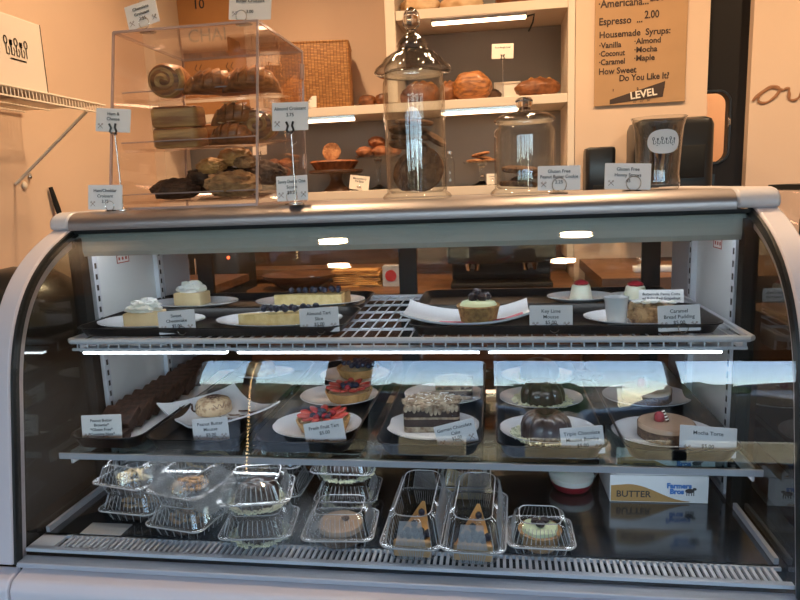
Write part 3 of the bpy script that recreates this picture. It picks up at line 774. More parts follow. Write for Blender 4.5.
def mousse(x, y, z, label, s=1.):
    r = root('nut_mousse', (x, y, z), label, 'mousse', 'nut topped mousses on the middle shelf')
    MB().lathe([(0, 0), (.036 * s, 0), (.038 * s, .003), (.037 * s, .018 * s), (.033 * s, .026 * s), (.020 * s, .032 * s), (0, .034 * s)], 36).build('mousse', 'mousse', r)
    ln = MB()
    for k in range(9):
        t = (k - 4) * .0075 * s
        for ax in (0, 1):
            pts = []
            for j in range(13):
                q = (j / 6 - 1) * math.sqrt(max(0, (.037 * s) ** 2 - t * t)); rr_ = math.hypot(q, t) / s
                h = .034 - .010 * (rr_ / .033) ** 2 if rr_ < .033 else .024 - (rr_ - .033) * 2
                pts.append((q, t, h * s + .0004) if ax else (t, q, h * s + .0004))
            ln.tube(pts, .0012, 4)
    ln.build('chocolate_lattice', 'drizzle', r); return r
mousse(-.628, 1.292, MT + .008, 'nut mousse with chocolate lattice on the square plate behind its sign', 1.05)
mousse(-.635, 1.605, MT + PL, 'nut mousse with chocolate lattice on the oval plate at the back', 1.05)

def fruit_tart(x, y, z, label, seed, dark=False):
    r = root('fruit_tart', (x, y, z), label, 'tart', 'fruit tarts on the middle shelf')
    MB().lathe([(0, 0), (.044, 0), (.046, .002), (.054, .021), (.055, .024), (.052, .024), (.048, .017), (0, .016)], 96, wob=lambda a, r_, z_: (.022 * math.sin(a * 24) if r_ > .03 else 0)).build('pastry_shell', 'tart', r)
    MB().lathe([(0, .0165), (.0485, .0165), (.045, .021), (0, .023)], 30).build('custard', 'cheese', r)
    random.seed(seed); n = 11
    for k in range(n):
        a = 2 * PI * k / n + random.uniform(-.1, .1)
        m = MB().blob((0, 0, 0), (.018, .009, .005), 3, .06, 10, k, squash=-.0025)
        if not dark:
            m.build('strawberry_slice', 'straw', r, loc=(.036 * math.cos(a), .036 * math.sin(a), .029), rot=(random.uniform(-.2, .2), R(-16) + random.uniform(-.1, .1), a + random.uniform(-.15, .15)))
    for k in range(14 if not dark else 30):
        q = .022 if not dark else .044
        a = random.random() * 6.28; d = q * random.random() ** .5
        MB().blob((0, 0, 0), (.0078, .0078, .0072), 2, .1, 30, k).build('blueberry' if k % 3 else 'raspberry', 'blueb' if (k % 3 or dark) else 'rasp', r, loc=(d * math.cos(a), d * math.sin(a), .030 + .006 * (1 - d / q)))
    return r
fruit_tart(-.353, 1.210, MT + PL, 'strawberry and blueberry tart at the front behind the fruit tart sign', 3)
fruit_tart(-.343, 1.400, MT + PL, 'strawberry and blueberry tart on the middle plate of the tart tray', 4)
fruit_tart(-.362, 1.590, MT + PL, 'dark berry tart at the back of the tart tray', 5, True)

def choc_cake(x, y, z, label, s=1., rz=0):
    r = root('chocolate_cake', (x, y, z), label, 'chocolate cake', 'layered chocolate cakes', rz)
    q = lambda a: a * s
    for i, (a, b, m) in enumerate(((0, .010, 'frost'), (.010, .023, 'choc'), (.023, .027, 'frost'), (.027, .042, 'choc'))):
        MB().rbox(q(.096), q(.066), q(a), q(b), .008, 4, e=.0012).build('frosting_layer' if m == 'frost' else 'cake_layer', 'frost' if m == 'frost' else 'brownie', r)
    MB().blob((0, 0, q(.046)), (q(.050), q(.036), q(.011)), 4, .25, 60, 2, squash=-.004).build('coconut_topping', 'frost', r)
    dp = MB(); random.seed(4)
    for k in range(13):
        t = (k / 12 - .5) * .086; h = random.uniform(.006, .014)
        dp.blob((q(t), -q(.034), q(.046) - h * .4), (.0045, .0022, h), 2, .1, 20, k)
    dp.build('frosting_drips', 'frost', r)
    cn = MB()
    for k in range(60):
        a, d = random.random() * 6.28, random.random() ** .5
        cn.box(-.004, .004, -.0007, .0007, 0, .0008, T=Tr(q(.044) * d * math.cos(a), q(.03) * d * math.sin(a), q(.0565) - .005 * d * d, 30 * random.random(), 25 * random.random() - 12, 360 * random.random()))
    cn.build('coconut_flakes', 'cream', r); return r
choc_cake(-.132, 1.235, MT + PL, 'layered chocolate cake with coconut frosting at the front behind its sign', 1.16, 3)
choc_cake(-.100, 1.425, MT + PL, 'layered chocolate cake behind the front one', .88, 5)

def bombe(x, y, z, label, s=1.):
    r = root('chocolate_bombe', (x, y, z), label, 'chocolate mousse', 'fluted chocolate domes on the middle shelf')
    fl = lambda a, r_, z_: .075 * 1.7 * (abs(math.cos(a * 4.5)) - .5) * min(1, r_ / (.03 * s)) * (1 if z_ > .004 else .6)
    MB().lathe([(0, 0), (.046 * s, 0), (.047 * s, .004), (.046 * s, .020 * s), (.042 * s, .034 * s), (.034 * s, .044 * s), (.024 * s, .049 * s), (.015 * s, .048 * s), (.010 * s, .043 * s), (0, .041 * s)], 108, wob=fl).build('mousse_dome', 'choc', r)
    cr = MB(); random.seed(int(y * 100))
    for k in range(420):
        a = random.random() * 6.28; d = random.uniform(.045, .066) * s
        cr.box(-.0034, .0034, -.0015, .0015, 0, .002, T=Tr(d * math.cos(a), d * math.sin(a) * .9, .0002 + .004 * max(0, (d - .045) / .03) + random.random() * .004, random.uniform(-30, 30), random.uniform(-30, 30), random.random() * 360))
    c = cr.build('white_chocolate_crumbs', 'shave', r); c['kind'] = 'stuff'; return r
bombe(.090, 1.190, MT + PL, 'fluted chocolate mousse dome at the front behind the triple chocolate sign')
bombe(.098, 1.390, MT + PL, 'fluted chocolate mousse dome on the middle plate of three')
bombe(.103, 1.565, MT + PL, 'fluted chocolate mousse dome at the back of its tray')

def torte(x, y, z, label, s=1.):
    r = root('mocha_torte', (x, y, z), label, 'torte', 'mocha tortes on the middle shelf')
    MB().lathe([(0, 0), (.049, 0), (.051, .002), (.051, .020), (0, .020)], 48).build('nut_side', 'nut', r)
    MB().lathe([(0, .020), (.0515, .020), (.0515, .026), (.0495, .0285), (0, .0285)], 48).build('mocha_glaze', 'mocha', r)
    MB().lathe([(0, 0), (.0085, .001), (.0095, .006), (.0085, .014), (.005, .018), (0, .019)], 18).build('raspberry', 'rasp', r, loc=(-.012, .002, .0285))
    MB().tube([(.002, -.004, .030), (-.006, .004, .050)], .0028, 8).build('striped_wafer', 'drizzle', r)
    st = MB()
    for k in range(4): st.tube([Vector((.002, -.004, .030)).lerp(Vector((-.006, .004, .050)), .12 + .24 * k), Vector((.002, -.004, .030)).lerp(Vector((-.006, .004, .050)), .22 + .24 * k)], .0031, 8)
    st.build('wafer_stripes', 'cream', r); return r
torte(.312, 1.202, MT + PL, 'round mocha torte with raspberry at the front behind its sign')
torte(.325, 1.415, MT + PL, 'round mocha torte at the back right')
lf = root('leaf_dish', (.215, 1.555, MT), 'dark leaf shaped dish at the back beside the chocolate domes', 'dish')
MB().lathe([(0, .002), (.02, .002), (.045, .014), (.046, .015), (.04, .011), (0, .004)], 30, .9, .75).build('dish', 'china', lf)
MB().blob((0, 0, .016), (.036, .030, .010), 3, .4, 30, 2).build('nut_filling', 'nut', lf)

# ------------------------------------------------------------------ price cards
def emblem_mb(s, cx, cz):
    mb = MB()
    for a in (-1, 1):
        mb.tube([(cx - a * s, 0, cz - s), (cx + a * s * .6, 0, cz + s * .6)], s * .09, 4)
        if a > 0:
            mb.tube([(cx + .75 * s + .28 * s * math.cos(t), 0, cz + .75 * s + .28 * s * math.sin(t)) for t in [R(45 * k) for k in range(8)]], s * .08, 4, closed=True)
        else:
            for q in (-.22, 0, .22): mb.tube([(cx - .55 * s + q * s, 0, cz + .5 * s + q * s), (cx - .9 * s + q * s, 0, cz + .95 * s + q * s)], s * .07, 4)
    return mb
GC = 'small printed price cards'
def price_card(x, y, z, w, h, lines, label, rz=0, tilt=0, ring=None, ringr=.0085, pole=0, base=True, mat='card', emb=2, lift=0, lean=-8, ts=None, inkm='ink', hm='chrome'):
    r = root('price_card', (x, y, z), label, 'price card', GC, rz)
    T = Tr(0, 0, pole + lift + h / 2 + .003, lean, -tilt, 0)
    c = MB().rbox(w, h, -.0005, .0005, .0015, 2, T=T @ Tr(rx=90), e=.0001).build('card', mat, r, smooth=False)
    n = len(lines); hh = h * (.66 if emb else .8); sz = ts or min(.0092, hh / max(n, 1) * .88)
    for i, ln in enumerate(lines):
        text('lettering', ln, sz, inkm, c, T @ Tr(y=-.0011, z=h / 2 - h * .12 - (i + .5) * hh / max(n, 3)) @ FACE, width=w * .88, extrude=.0002, weight=.00008)
    if emb:
        em = MB(); s_ = min(.0050, h * .11)
        for q in ((-1, 1) if emb == 2 else (-1,)): em.add([tuple(T @ Vector((p[0], p[1] - .0011, p[2]))) for p in emblem_mb(s_, q * w * .36, -h * .26).v], emblem_mb(s_, q * w * .36, -h * .26).f)
        em.build('emblem', 'inkb', c)
    rx = 0 if ring is None else ring
    if pole:
        hd = MB().lathe([(0, 0), (.016, 0), (.016, .002), (.004, .005), (.0013, .008), (.0013, pole - .004), (.004, pole - .002), (.005, pole + .001), (0, pole + .002)], 16).build('pole', 'steel', r)
        cl = MB()
        for q in (-1, 1): cl.tube([(q * .003, -.004, pole), (q * .007, -.006, pole + .004), (q * .004, -.005, pole + .012), (q * .007, -.006, pole + .020)], .0022, 6)
        cl.build('clip', 'black', r)
    else:
        y_ = -.004; bz = ringr + .0012
        rg = MB().tube([(rx + ringr * math.cos(a), y_ - .003, bz + lift * .6 + ringr * math.sin(a)) for a in [2 * PI * k / 28 for k in range(28)]], .0007, 6, closed=True)
        rg.build('wire_ring', hm, r)
        if base: MB().lathe([(0, 0), (.015, 0), (.0148, .0015), (.008, .0026), (0, .003)], 24, 1.25, .7, T=Tr(rx, .006, 0)).build('base', 'blackmat', r)
    return r
# in the case, upper shelf
price_card(-.630, 1.170, UT, .076, .046, ['Sweet', 'Cheesecake', '$5.00'], 'price card for the cheesecake on the upper shelf', 4, 3, ring=.012)
price_card(-.338, 1.172, UT, .078, .048, ['Almond Tart', 'Slice', '$5.00'], 'price card for the almond blueberry tart on the upper shelf', 0, 3, ring=.004)
price_card(.098, 1.172, UT, .077, .047, ['Key Lime', 'Mousse', '$5.00'], 'price card for the lime mousse on the upper shelf', -2, 0, ring=.006)
price_card(.338, 1.372, UT, .088, .040, ['Buttermilk Panna Cotta', 'w/ Ruby Red Grapefruit', '$5.00'], 'brighter white price card for the buttermilk panna cotta', -2, 0, mat='paper', ring=0)
price_card(.318, 1.165, UT, .071, .046, ['Caramel', 'Bread Pudding', '$5.00'], 'price card for the caramel bread pudding on the upper shelf', 0, 2, ring=.006)
# in the case, middle shelf
price_card(-.788, 1.122, MT, .083, .056, ['Peanut Butter', 'Brownie*', '*Gluten Free*', '*Contains Nuts*'], 'price card for the peanut butter brownie on the middle shelf', 5, 1, mat='paper', ring=.010, emb=1)
price_card(-.560, 1.130, MT, .072, .050, ['Peanut Butter', 'Mousse', '$5.00'], 'price card for the peanut butter mousse on the middle shelf', 6, 4, ring=.010)
price_card(-.327, 1.125, MT, .078, .049, ['Fresh Fruit Tart', '$5.00'], 'price card for the fresh fruit tart on the middle shelf', 4, 8, ring=.004, emb=1)
price_card(-.078, 1.135, MT, .076, .044, ['German Chocolate', 'Cake', '$5.00'], 'strongly tilted price card for the chocolate cake on the middle shelf', 6, 13, lift=.003, ring=.004)
price_card(.148, 1.113, MT, .075, .050, ['Triple Chocolate', 'Mousse Bombe', '$5.00'], 'price card for the triple chocolate mousse on the middle shelf', 2, 5, ring=.006)
price_card(.360, 1.118, MT, .092, .052, ['Mocha Torte', '', '$5.00'], 'price card for the mocha torte at the right of the middle shelf', -4, -2, ring=.0, emb=1)
# on top of the case
CT = 1.2985
price_card(-.812, 1.262, CT, .078, .052, ['Ham/Cheddar', 'Croissant', '3.75'], 'price card in a ring holder at the left foot of the pastry case', 0, -2, mat='paper', ring=.012, ringr=.010, emb=1)
price_card(-.402, 1.258, CT, .064, .050, ['Savory Cheddar Chive', 'Scone', '$3.25'], 'price card in a ring holder at the right foot of the pastry case', 2, 1, mat='paper', ring=.0, ringr=.011, lift=.004)
price_card(-.778, 1.268, CT, .074, .048, ['Ham &', 'Cheese', ''], 'price card on a tall clip stand at the left side of the pastry case', 4, -5, mat='paper', pole=.158, emb=1)
price_card(-.388, 1.232, CT, .072, .054, ['Almond Croissant', '3.75'], 'price card on a tall clip stand at the right side of the pastry case', 0, -1, mat='paper', pole=.138, emb=1)
price_card(.128, 1.345, CT, .084, .049, ['Gluten Free', 'Peanut Butter Cookie', '2.25'], 'price card in front of the short cookie jar', 0, -1, mat='paper', ring=.0, ringr=.014, emb=1, lift=.004)
price_card(.262, 1.350, CT, .090, .052, ['Gluten Free', 'Honey Straws', '.45'], 'price card in front of the fluted glass vase', 4, -3, mat='paper', ring=.010, ringr=.014, emb=1)

# ------------------------------------------------------------------ take-away boxes on the case floor
FZ = .6905
def box_rings(w, d, z0, z1, rb, taper, n=6, side=18, rib=.0012):
    return [rr(w - taper - .012, d - taper - .012, rb, z0, n, side=side), rr(w - taper, d - taper, rb, z0 + (z1 - z0) * .12, n, side=side, rib=rib), rr(w - .004, d - .004, rb, z1, n, side=side, rib=rib)]
GS = 'clear hinged take-away boxes on the case floor'
def clamshell(x, y, z, w, d, hb, hl, label, rz=0, rb=.016, side=17):
    r = root('takeaway_box', (x, y, z), label, 'take-away box', GS, rz)
    b = MB(); b.loft([rr(w - .030, d - .030, rb, 0, 6, side=side), rr(w - .018, d - .018, rb, .004, 6, side=side, rib=.0021), rr(w - .006, d - .006, rb, hb, 6, side=side, rib=.0021)], caps=False)
    b.add([tuple(p) for p in rr(w - .030, d - .030, rb, 0, 6, side=side)], [tuple(range(len(rr(w - .030, d - .030, rb, 0, 6, side=side))))])
    b.build('base', 'pet', r, angle=14)
    l = MB(); l.loft([rr(w - .006, d - .006, rb, hb + .002, 6, side=side, rib=.0021), rr(w - .020, d - .020, rb, hb + hl - .006, 6, side=side, rib=.0021), rr(w - .034, d - .034, rb, hb + hl, 6, side=side), rr(w - .044, d - .044, rb * .8, hb + hl - .001, 6, side=side)], caps=False)
    q = rr(w - .044, d - .044, rb * .8, hb + hl - .001, 6, side=side); l.add([tuple(p) for p in q], [tuple(range(len(q)))])
    l.build('lid', 'pet', r, angle=14)
    f_ = MB(); f_.loft([rr(w - .006, d - .006, rb, hb, 6), rr(w + .008, d + .008, rb * 1.1, hb, 6), rr(w + .010, d + .010, rb * 1.1, hb + .001, 6), rr(w + .008, d + .008, rb * 1.1, hb + .002, 6), rr(w - .006, d - .006, rb, hb + .002, 6)], caps=False)
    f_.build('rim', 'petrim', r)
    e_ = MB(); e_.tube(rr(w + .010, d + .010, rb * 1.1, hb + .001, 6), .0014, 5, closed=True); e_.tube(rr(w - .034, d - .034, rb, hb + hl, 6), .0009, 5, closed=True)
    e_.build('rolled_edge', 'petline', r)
    rb_ = MB()                                               # raised ribs on the lid and base walls
    lo, hi = rr(w - .006, d - .006, rb, hb + .003, 6, side=side), rr(w - .020, d - .020, rb, hb + hl - .006, 6, side=side)
    bo, bh = rr(w - .018, d - .018, rb, .004, 6, side=side), rr(w - .006, d - .006, rb, hb - .001, 6, side=side)
    for k in range(0, len(lo), 2):
        rb_.tube([lo[k], hi[k]], .0006, 3)
        if k % 4 == 0: rb_.tube([bo[k], bh[k]], .0006, 3)
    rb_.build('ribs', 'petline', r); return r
def crumble(x, y, z, rx_, ry_, label, m='cheese', seed=1, cat='cake'):
    """round cake under a heap of crumble"""
    r = root('crumble_cake', (x, y, z), label, cat, 'cakes in the take-away boxes')
    MB().lathe([(0, 0), (.036, 0), (.038, .003), (.038, .020), (0, .022)], 30, rx_ / .038, ry_ / .038).build('cake', 'brownie', r)
    c = MB(); random.seed(seed)
    for k in range(46):
        a = random.random() * 6.28; d = random.random() ** .5
        c.blob((d * rx_ * .9 * math.cos(a), d * ry_ * .9 * math.sin(a), .023 + .010 * (1 - d)), (.006, .005, .004), 1, .2, 30, k)
    c.build('crumble_topping', m, r); return r
BW, BD, HB, HL = .116, .108, .026, .034
BH = HB + HL + .001
clamshell(-.722, 1.125, FZ, BW, BD, HB, HL, 'bottom clear box of the leftmost stack, under the crumble box', -6)
clamshell(-.718, 1.112, FZ + BH, BW, BD, HB, HL, 'top clear box of the leftmost stack with pale crumble cake', -12)
crumble(-.722, 1.125, FZ + .002, .042, .038, 'nutty crumble cake in the bottom box of the leftmost stack', 'scone', 1)
crumble(-.718, 1.112, FZ + BH + .002, .040, .036, 'pale crumble cake in the top box of the leftmost stack', 'cheese', 2)
clamshell(-.592, 1.075, FZ, BW, BD, HB, HL, 'bottom clear box of the second stack behind the misted glass', -10)
clamshell(-.588, 1.082, FZ + BH, BW, BD, HB, HL, 'top clear box of the second stack behind the misted glass', -14)
crumble(-.592, 1.075, FZ + .002, .040, .036, 'dark crumble cake in the bottom box behind the misted glass', 'scone', 3)
crumble(-.588, 1.082, FZ + BH + .002, .040, .036, 'pale topped cake in the top box behind the misted glass', 'dough', 4)
clamshell(-.442, 1.055, FZ, BW + .006, BD, HB, HL, 'bottom clear box of the third stack, left of the mocha torte box', 8)
clamshell(-.446, 1.062, FZ + BH, BW + .006, BD, HB, HL, 'top clear box of the third stack, left of the mocha torte box', 12)
bombe(-.442, 1.055, FZ + .002, 'chocolate dome in the bottom box of the third stack', .85)
bombe(-.446, 1.062, FZ + BH + .002, 'chocolate dome in the top box of the third stack', .85)
clamshell(-.288, 1.060, FZ, BW + .004, BD, HB, HL + .006, 'single clear box with a round mocha torte', 4)
def small_torte(x, y, z, label):
    r = root('mocha_torte', (x, y, z), label, 'torte')
    MB().lathe([(0, 0), (.040, 0), (.041, .002), (.041, .022), (0, .022)], 40).build('nut_side', 'nut', r)
    MB().lathe([(0, .022), (.0415, .022), (.0415, .030), (.040, .032), (0, .032)], 40).build('mocha_glaze', 'mocha', r)
    MB().blob((.008, .004, .036), (.008, .006, .005), 2, .3, 30, 1).build('chocolate_curl', 'drizzle', r)
small_torte(-.288, 1.058, FZ + .002, 'round mocha torte inside the single take-away box')
def hoagie(x, y, label, tlabel, rz=0):
    clamshell(x, y, FZ, .100, .215, .030, .050, label, rz, rb=.022, side=44)
    r = root('tart_slice', (x, y, FZ + .002), tlabel, 'tart slice', 'blueberry tart slices in the long boxes', rz)
    rings = []
    for k in range(11):
        t = k / 10; yy = -.080 + .15 * t; w_ = .030 * (1 - t) + .003
        rings.append([(-w_, yy, 0), (w_, yy, 0), (w_, yy, .024), (-w_, yy, .024)])
    MB().loft(rings).build('almond_sponge', 'dough', r, smooth=False, bevel=.0015)
    MB().box(-.033, .033, -.089, -.080, 0, .030).build('crust', 'tart', r, smooth=False, bevel=.003)
    for q, yy in ((-.020, -.068), (-.008, -.070), (.004, -.068), (.016, -.070), (.024, -.06), (-.012, -.056), (.0, -.054), (.012, -.055), (.004, .012), (-.004, -.03)):
        berry_mesh(.0066).build('blueberry', 'blueb', r, loc=(q, yy, .0305))
hoagie(-.148, 1.092, 'long clear ribbed box with a blueberry tart slice, left one of the pair', 'blueberry tart slice in the left long box', -1)
hoagie(-.042, 1.088, 'long clear ribbed box with a blueberry tart slice, right one of the pair', 'blueberry tart slice in the right long box', -2)
clamshell(.070, 1.060, FZ, .104, .098, HB, HL, 'small clear square box with a lime tartlet beside the long boxes', 0)
r = root('lime_tartlet', (.070, 1.060, FZ + .002), 'lime cream tartlet inside the small clear square box', 'tartlet')
MB().lathe([(0, 0), (.028, 0), (.030, .004), (.036, .026), (.038, .031), (.034, .031), (0, .026)], 36).build('crumb_crust', 'graham', r)
MB().lathe([(0, .0265), (.031, .029), (.030, .036), (.018, .041), (0, .042)], 30, wob=lambda a, r_, z_: .05 * math.sin(a * 6)).build('lime_cream', 'lime', r)
for a, b in ((-.008, 0), (.008, .004), (.0, -.010)): MB().blob((0, 0, 0), (.008, .008, .006), 2, .2, 60, a * 99).build('blackberry', 'berry', r, loc=(a, b, .0455))
clamshell(-.305, 1.200, FZ, BW, BD, HB, HL, 'bottom clear box of the stack behind the mocha torte box', 2)
clamshell(-.305, 1.195, FZ + BH, BW, BD, HB, HL, 'top clear box of the stack behind the mocha torte box', -2)
bombe(-.305, 1.200, FZ + .002, 'chocolate dome in the bottom box of the back stack', .85)
bombe(-.305, 1.195, FZ + BH + .002, 'chocolate dome in the top box of the back stack', .85)
clamshell(-.465, 1.215, FZ, BW + .01, BD, HB, HL, 'bottom clear box of the back stack at the left of centre', 0)
clamshell(-.465, 1.215, FZ + BH, BW + .01, BD, HB, HL, 'top clear box of the back stack at the left of centre', 0)
cb = root('crumb_ring_cake', (-.625, 1.235, FZ), 'round dark cake with a pale crumb ring at the back left', 'cake')
MB().lathe([(0, 0), (.05, 0), (.052, .003), (.052, .006), (0, .006)], 40).build('cake_board', 'paper', cb)
MB().lathe([(0, .0062), (.046, .0062), (.048, .060), (.044, .066), (0, .068)], 40).build('cake', 'choc', cb)
c = MB(); random.seed(8)
for k in range(90):
    a = random.random() * 6.28; c.blob((.040 * math.cos(a), .040 * math.sin(a), .068), (.006, .005, .004), 1, .2, 20, k)
c.build('crumb_ring', 'cheese', cb)
clamshell(-.072, 1.250, FZ, .100, .09, .035, .035, 'clear box with pale cake slices behind the long boxes', 0)
r = root('cake_slice', (-.072, 1.250, FZ + .002), 'pale layered cake slices in the box behind the long boxes', 'cake slice')
MB().prism([(-.036, 0), (.036, 0), (.036, .040), (0, .028), (-.036, .040)], -.03, .03).build('cake', 'cheese', r, smooth=False)
MB().box(-.0365, .0365, -.0305, .0305, .014, .018).build('filling', 'nut', r, smooth=False)
r = root('dessert_bowl', (.150, 1.290, FZ), 'round clear plastic bowl with red fruit and white cream at the back', 'bowl')
MB().lathe([(.001, 0), (.036, 0), (.042, .006), (.052, .040), (.055, .044), (.055, .050), (.030, .062), (.001, .064)], 40).build('bowl', 'pet', r)
MB().lathe([(0, .003), (.036, .003), (.044, .018), (0, .018)], 36).build('red_fruit', 'rasp', r)
MB().lathe([(0, .0185), (.043, .0185), (.046, .030), (.03, .038), (0, .040)], 36).build('cream', 'cream', r)

def butter(x, y, z, label):
    W, Dp, H = .186, .12, .056
    r = root('butter_carton', (x, y, z), label, 'carton', 'white butter cartons on the case floor', 1)
    MB().box(-W / 2, W / 2, 0, Dp, 0, H).build('carton', 'butterw', r, smooth=False, bevel=.0008)
    poly = [(-W / 2 + .002, .002)] + [(W / 2 * .62, .002)] + [(-W / 2 + .002 + (W * .80) * t, .004 + .034 * (math.cos(PI * max(0, t - .22) / .78) * .5 + .5 if t > .22 else 1 - .10 * (.22 - t) / .22)) for t in [1 - k / 24 for k in range(25)]]
    MB().prism(poly, -.0008, -.0001).build('gold_band', 'butterb', r, smooth=False)
    text('lettering', 'BUTTER', .0185, 'ink', r, Tr(-.048, -.0011, .017) @ FACE, extrude=.0002, weight=.0003)
    t1_ = text('lettering', 'Farmers', .014, 'blue', r, Tr(.038, -.0011, .036) @ FACE, extrude=.0002, weight=.0008); t1_['label'] = 'blue brushed lettering'
    t2_ = text('lettering', 'Bros', .014, 'blue', r, Tr(.034, -.0011, .024) @ FACE, extrude=.0002, weight=.0008)
    cw = MB(); cw.blob((.058, -.001, .026), (.009, .0004, .005), 2).blob((.067, -.001, .030), (.004, .0004, .003), 2)
    for q in (.052, .056, .061, .065): cw.box(q, q + .0015, -.0012, -.0004, .016, .024)
    cw.build('cow_emblem', 'ink', r); return r
butter(.311, 1.236, FZ, 'lower white and gold butter carton of the stacked pair')
butter(.323, 1.240, FZ + .0565, 'upper white and gold butter carton of the stacked pair')

# ------------------------------------------------------------------ clear pastry case on the counter
AX0, AX1, AY0, AY1, AZ0, AZ1 = -.815, -.465, 1.290, 1.645, 1.2985, 1.672
ac = root('pastry_case', ((AX0 + AX1) / 2, (AY0 + AY1) / 2, AZ0), 'clear acrylic three tier pastry case standing on the counter', 'pastry case')
def A(mb, name, mat, **k):
    vv = []
    for x, y, z in mb.v:                                     # the sides taper a little towards the roof
        t_ = (z - AZ0) / (AZ1 - AZ0); u_ = (x - AX0) / (AX1 - AX0); a_ = -.822 + .026 * t_; b_ = -.490 + .014 * t_
        vv.append((a_ + (b_ - a_) * u_, y + .045 * t_ * max(0, min(1, (AY1 - y) / (AY1 - AY0))), z))
    mb.v = vv
    o = mb.build(name, mat, ac, **k); o.location = (-(AX0 + AX1) / 2, -(AY0 + AY1) / 2, -AZ0); return o
t = .005
A(MB().box(AX0, AX1, AY0, AY0 + t, AZ0 + t, AZ1 - t), 'front_panel', 'acrylic', smooth=False)
A(MB().box(AX0, AX1, AY1 - t, AY1, AZ0 + t, AZ1 - t), 'back_panel', 'acrylic', smooth=False)
A(MB().box(AX0, AX0 + t, AY0 + t, AY1 - t, AZ0 + t, AZ1 - t), 'side_panel', 'acrylic', smooth=False)
A(MB().box(AX1 - t, AX1, AY0 + t, AY1 - t, AZ0 + t, AZ1 - t), 'side_panel', 'acrylic', smooth=False)
A(MB().box(AX0, AX1, AY0, AY1, AZ1 - t, AZ1), 'top_panel', 'acrylic', smooth=False)
A(MB().box(AX0, AX1, AY0, AY1, AZ0, AZ0 + t), 'bottom_panel', 'acrylic', smooth=False)
ed = MB()
for x in (AX0, AX1):
    for y in (AY0, AY1): ed.box(x - .0025, x + .0025, y - .0025, y + .0025, AZ0, AZ1)
for z in (AZ0 + .003, AZ1):
    for y in (AY0, AY1): ed.box(AX0, AX1, y - .002, y + .002, z - .003, z + .002)
    for x in (AX0, AX1): ed.box(x - .002, x + .002, AY0, AY1, z - .003, z + .002)
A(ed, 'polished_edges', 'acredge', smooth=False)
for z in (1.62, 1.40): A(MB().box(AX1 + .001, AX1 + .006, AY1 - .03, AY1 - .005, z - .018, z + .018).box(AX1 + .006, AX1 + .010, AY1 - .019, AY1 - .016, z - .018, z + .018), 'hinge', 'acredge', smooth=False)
for x in (-.625, -.570): A(MB().blob((x, AY1 - .02, 1.578), (.011, .011, .011), 3), 'knob', 'chrome')
ATZ = (1.530, 1.424, 1.313)
for z in ATZ:
    tb = MB(); rings = []
    tz = z
    pr_ = [(AY0 + .020, tz + .018), (AY0 + .028, tz + .004), (AY0 + .040, tz), (AY1 - .05, tz + .030), (AY1 - .03, tz + .045)]
    pr2 = [(y, zz - .003) for y, zz in pr_][::-1]
    tb.loft([[(x, y, zz) for y, zz in pr_ + pr2] for x in (AX0 + .012, AX1 - .012)])
    A(tb, 'sloping_tray', 'acrylic', smooth=False)
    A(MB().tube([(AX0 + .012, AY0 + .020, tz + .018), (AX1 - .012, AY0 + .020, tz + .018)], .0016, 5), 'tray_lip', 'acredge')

def atray(y): return (y - (AY0 + .040)) / (AY1 - .05 - AY0 - .040) * .030
def slope_put(o, x, y, z, label, rz=0):
    o.location = (x, y, z + atray(y) + .001); o.rotation_euler = (R(6), 0, R(rz)); o['label'] = label
def croissant_mb(L=.13, W=.030, turns=7, curl=.020):
    mb = MB(); rings = []; n = 49; m = 16
    for k in range(n):
        t = k / (n - 1); u = 2 * t - 1; x = u * L / 2; env = max(.0, 1 - abs(u) ** 2.4) ** .6
        step = ((t * turns) % 1.); rad = W * env * (.90 + .13 * step) + .001
        yy = -curl * (1 - u * u) + curl * .3
        rings.append([(x + .004 * math.sin(a * 1) * env, yy + rad * .98 * math.cos(a), rad * .86 + rad * .80 * math.sin(a) * (1 if math.sin(a) > 0 else .98) - rad * .04) for a in [2 * PI * j / m for j in range(m)]])
    mb.loft(rings); return mb
def croissant(label, name='croissant', mat='flaky', L=.13, W=.030, turns=7, curl=.020):
    return solo(name, croissant_mb(L, W, turns, curl), mat, (0, 0, 0), label, 'pastry')
def spiral_pastry():
    mb = MB(); r_ = root('croissant', (0, 0, 0), '', 'pastry')
    pts, rad = [], []
    for k in range(70):
        t = k / 69; a = t * 4.2 * PI; d = .006 + .030 * t
        pts.append((d * math.cos(a), -.004 * (1 - t) * 6, .036 + d * math.sin(a) * .92)); rad.append(.006 + .003 * t)
    mb.loft([[(.0 + q * .040 * math.cos(a), y, .036 + q * .036 * math.sin(a)) for a in [2 * PI * j / 26 for j in range(26)]] for y, q in ((-.028, .6), (-.026, .85), (-.015, .98), (.02, 1.), (.045, .8), (.05, .4))])
    mb.build('rolled_body', 'flaky', r_)
    MB().tube([(p[0] * 1.05, -.028 + .012 * (i / 69), p[2]) for i, p in enumerate(pts)], rad, 8).build('spiral_layer', 'puff', r_)
    return r_
GA = 'pastries in the acrylic case'
o = spiral_pastry(); slope_put(o, -.695, 1.365, ATZ[0], 'rolled croissant showing its spiral end on the top tier at the left'); o['group'] = GA
o = croissant('', L=.125, W=.034); slope_put(o, -.605, 1.375, ATZ[0], 'croissant in the middle of the top tier', 38); o['group'] = GA
o2 = dup(o, (0, 0, 0)); slope_put(o2, -.515, 1.375, ATZ[0], 'croissant at the right of the top tier', 20)
o2 = dup(o, (0, 0, 0)); slope_put(o2, -.560, 1.455, ATZ[0], 'croissant lying behind the front three on the top tier', -10)
def puff(label, w=.102, d=.075, h=.042):
    r_ = root('filled_croissant', (0, 0, 0), label, 'pastry', GA)
    MB().rbox(w, d, 0, h, .013, 6, e=.007).build('pastry_body', 'puff', r_)
    MB().rbox(w * .95, d * .95, h - .006, h + .002, .012, 5, e=.005).build('browned_top', 'flaky', r_)
    return r_
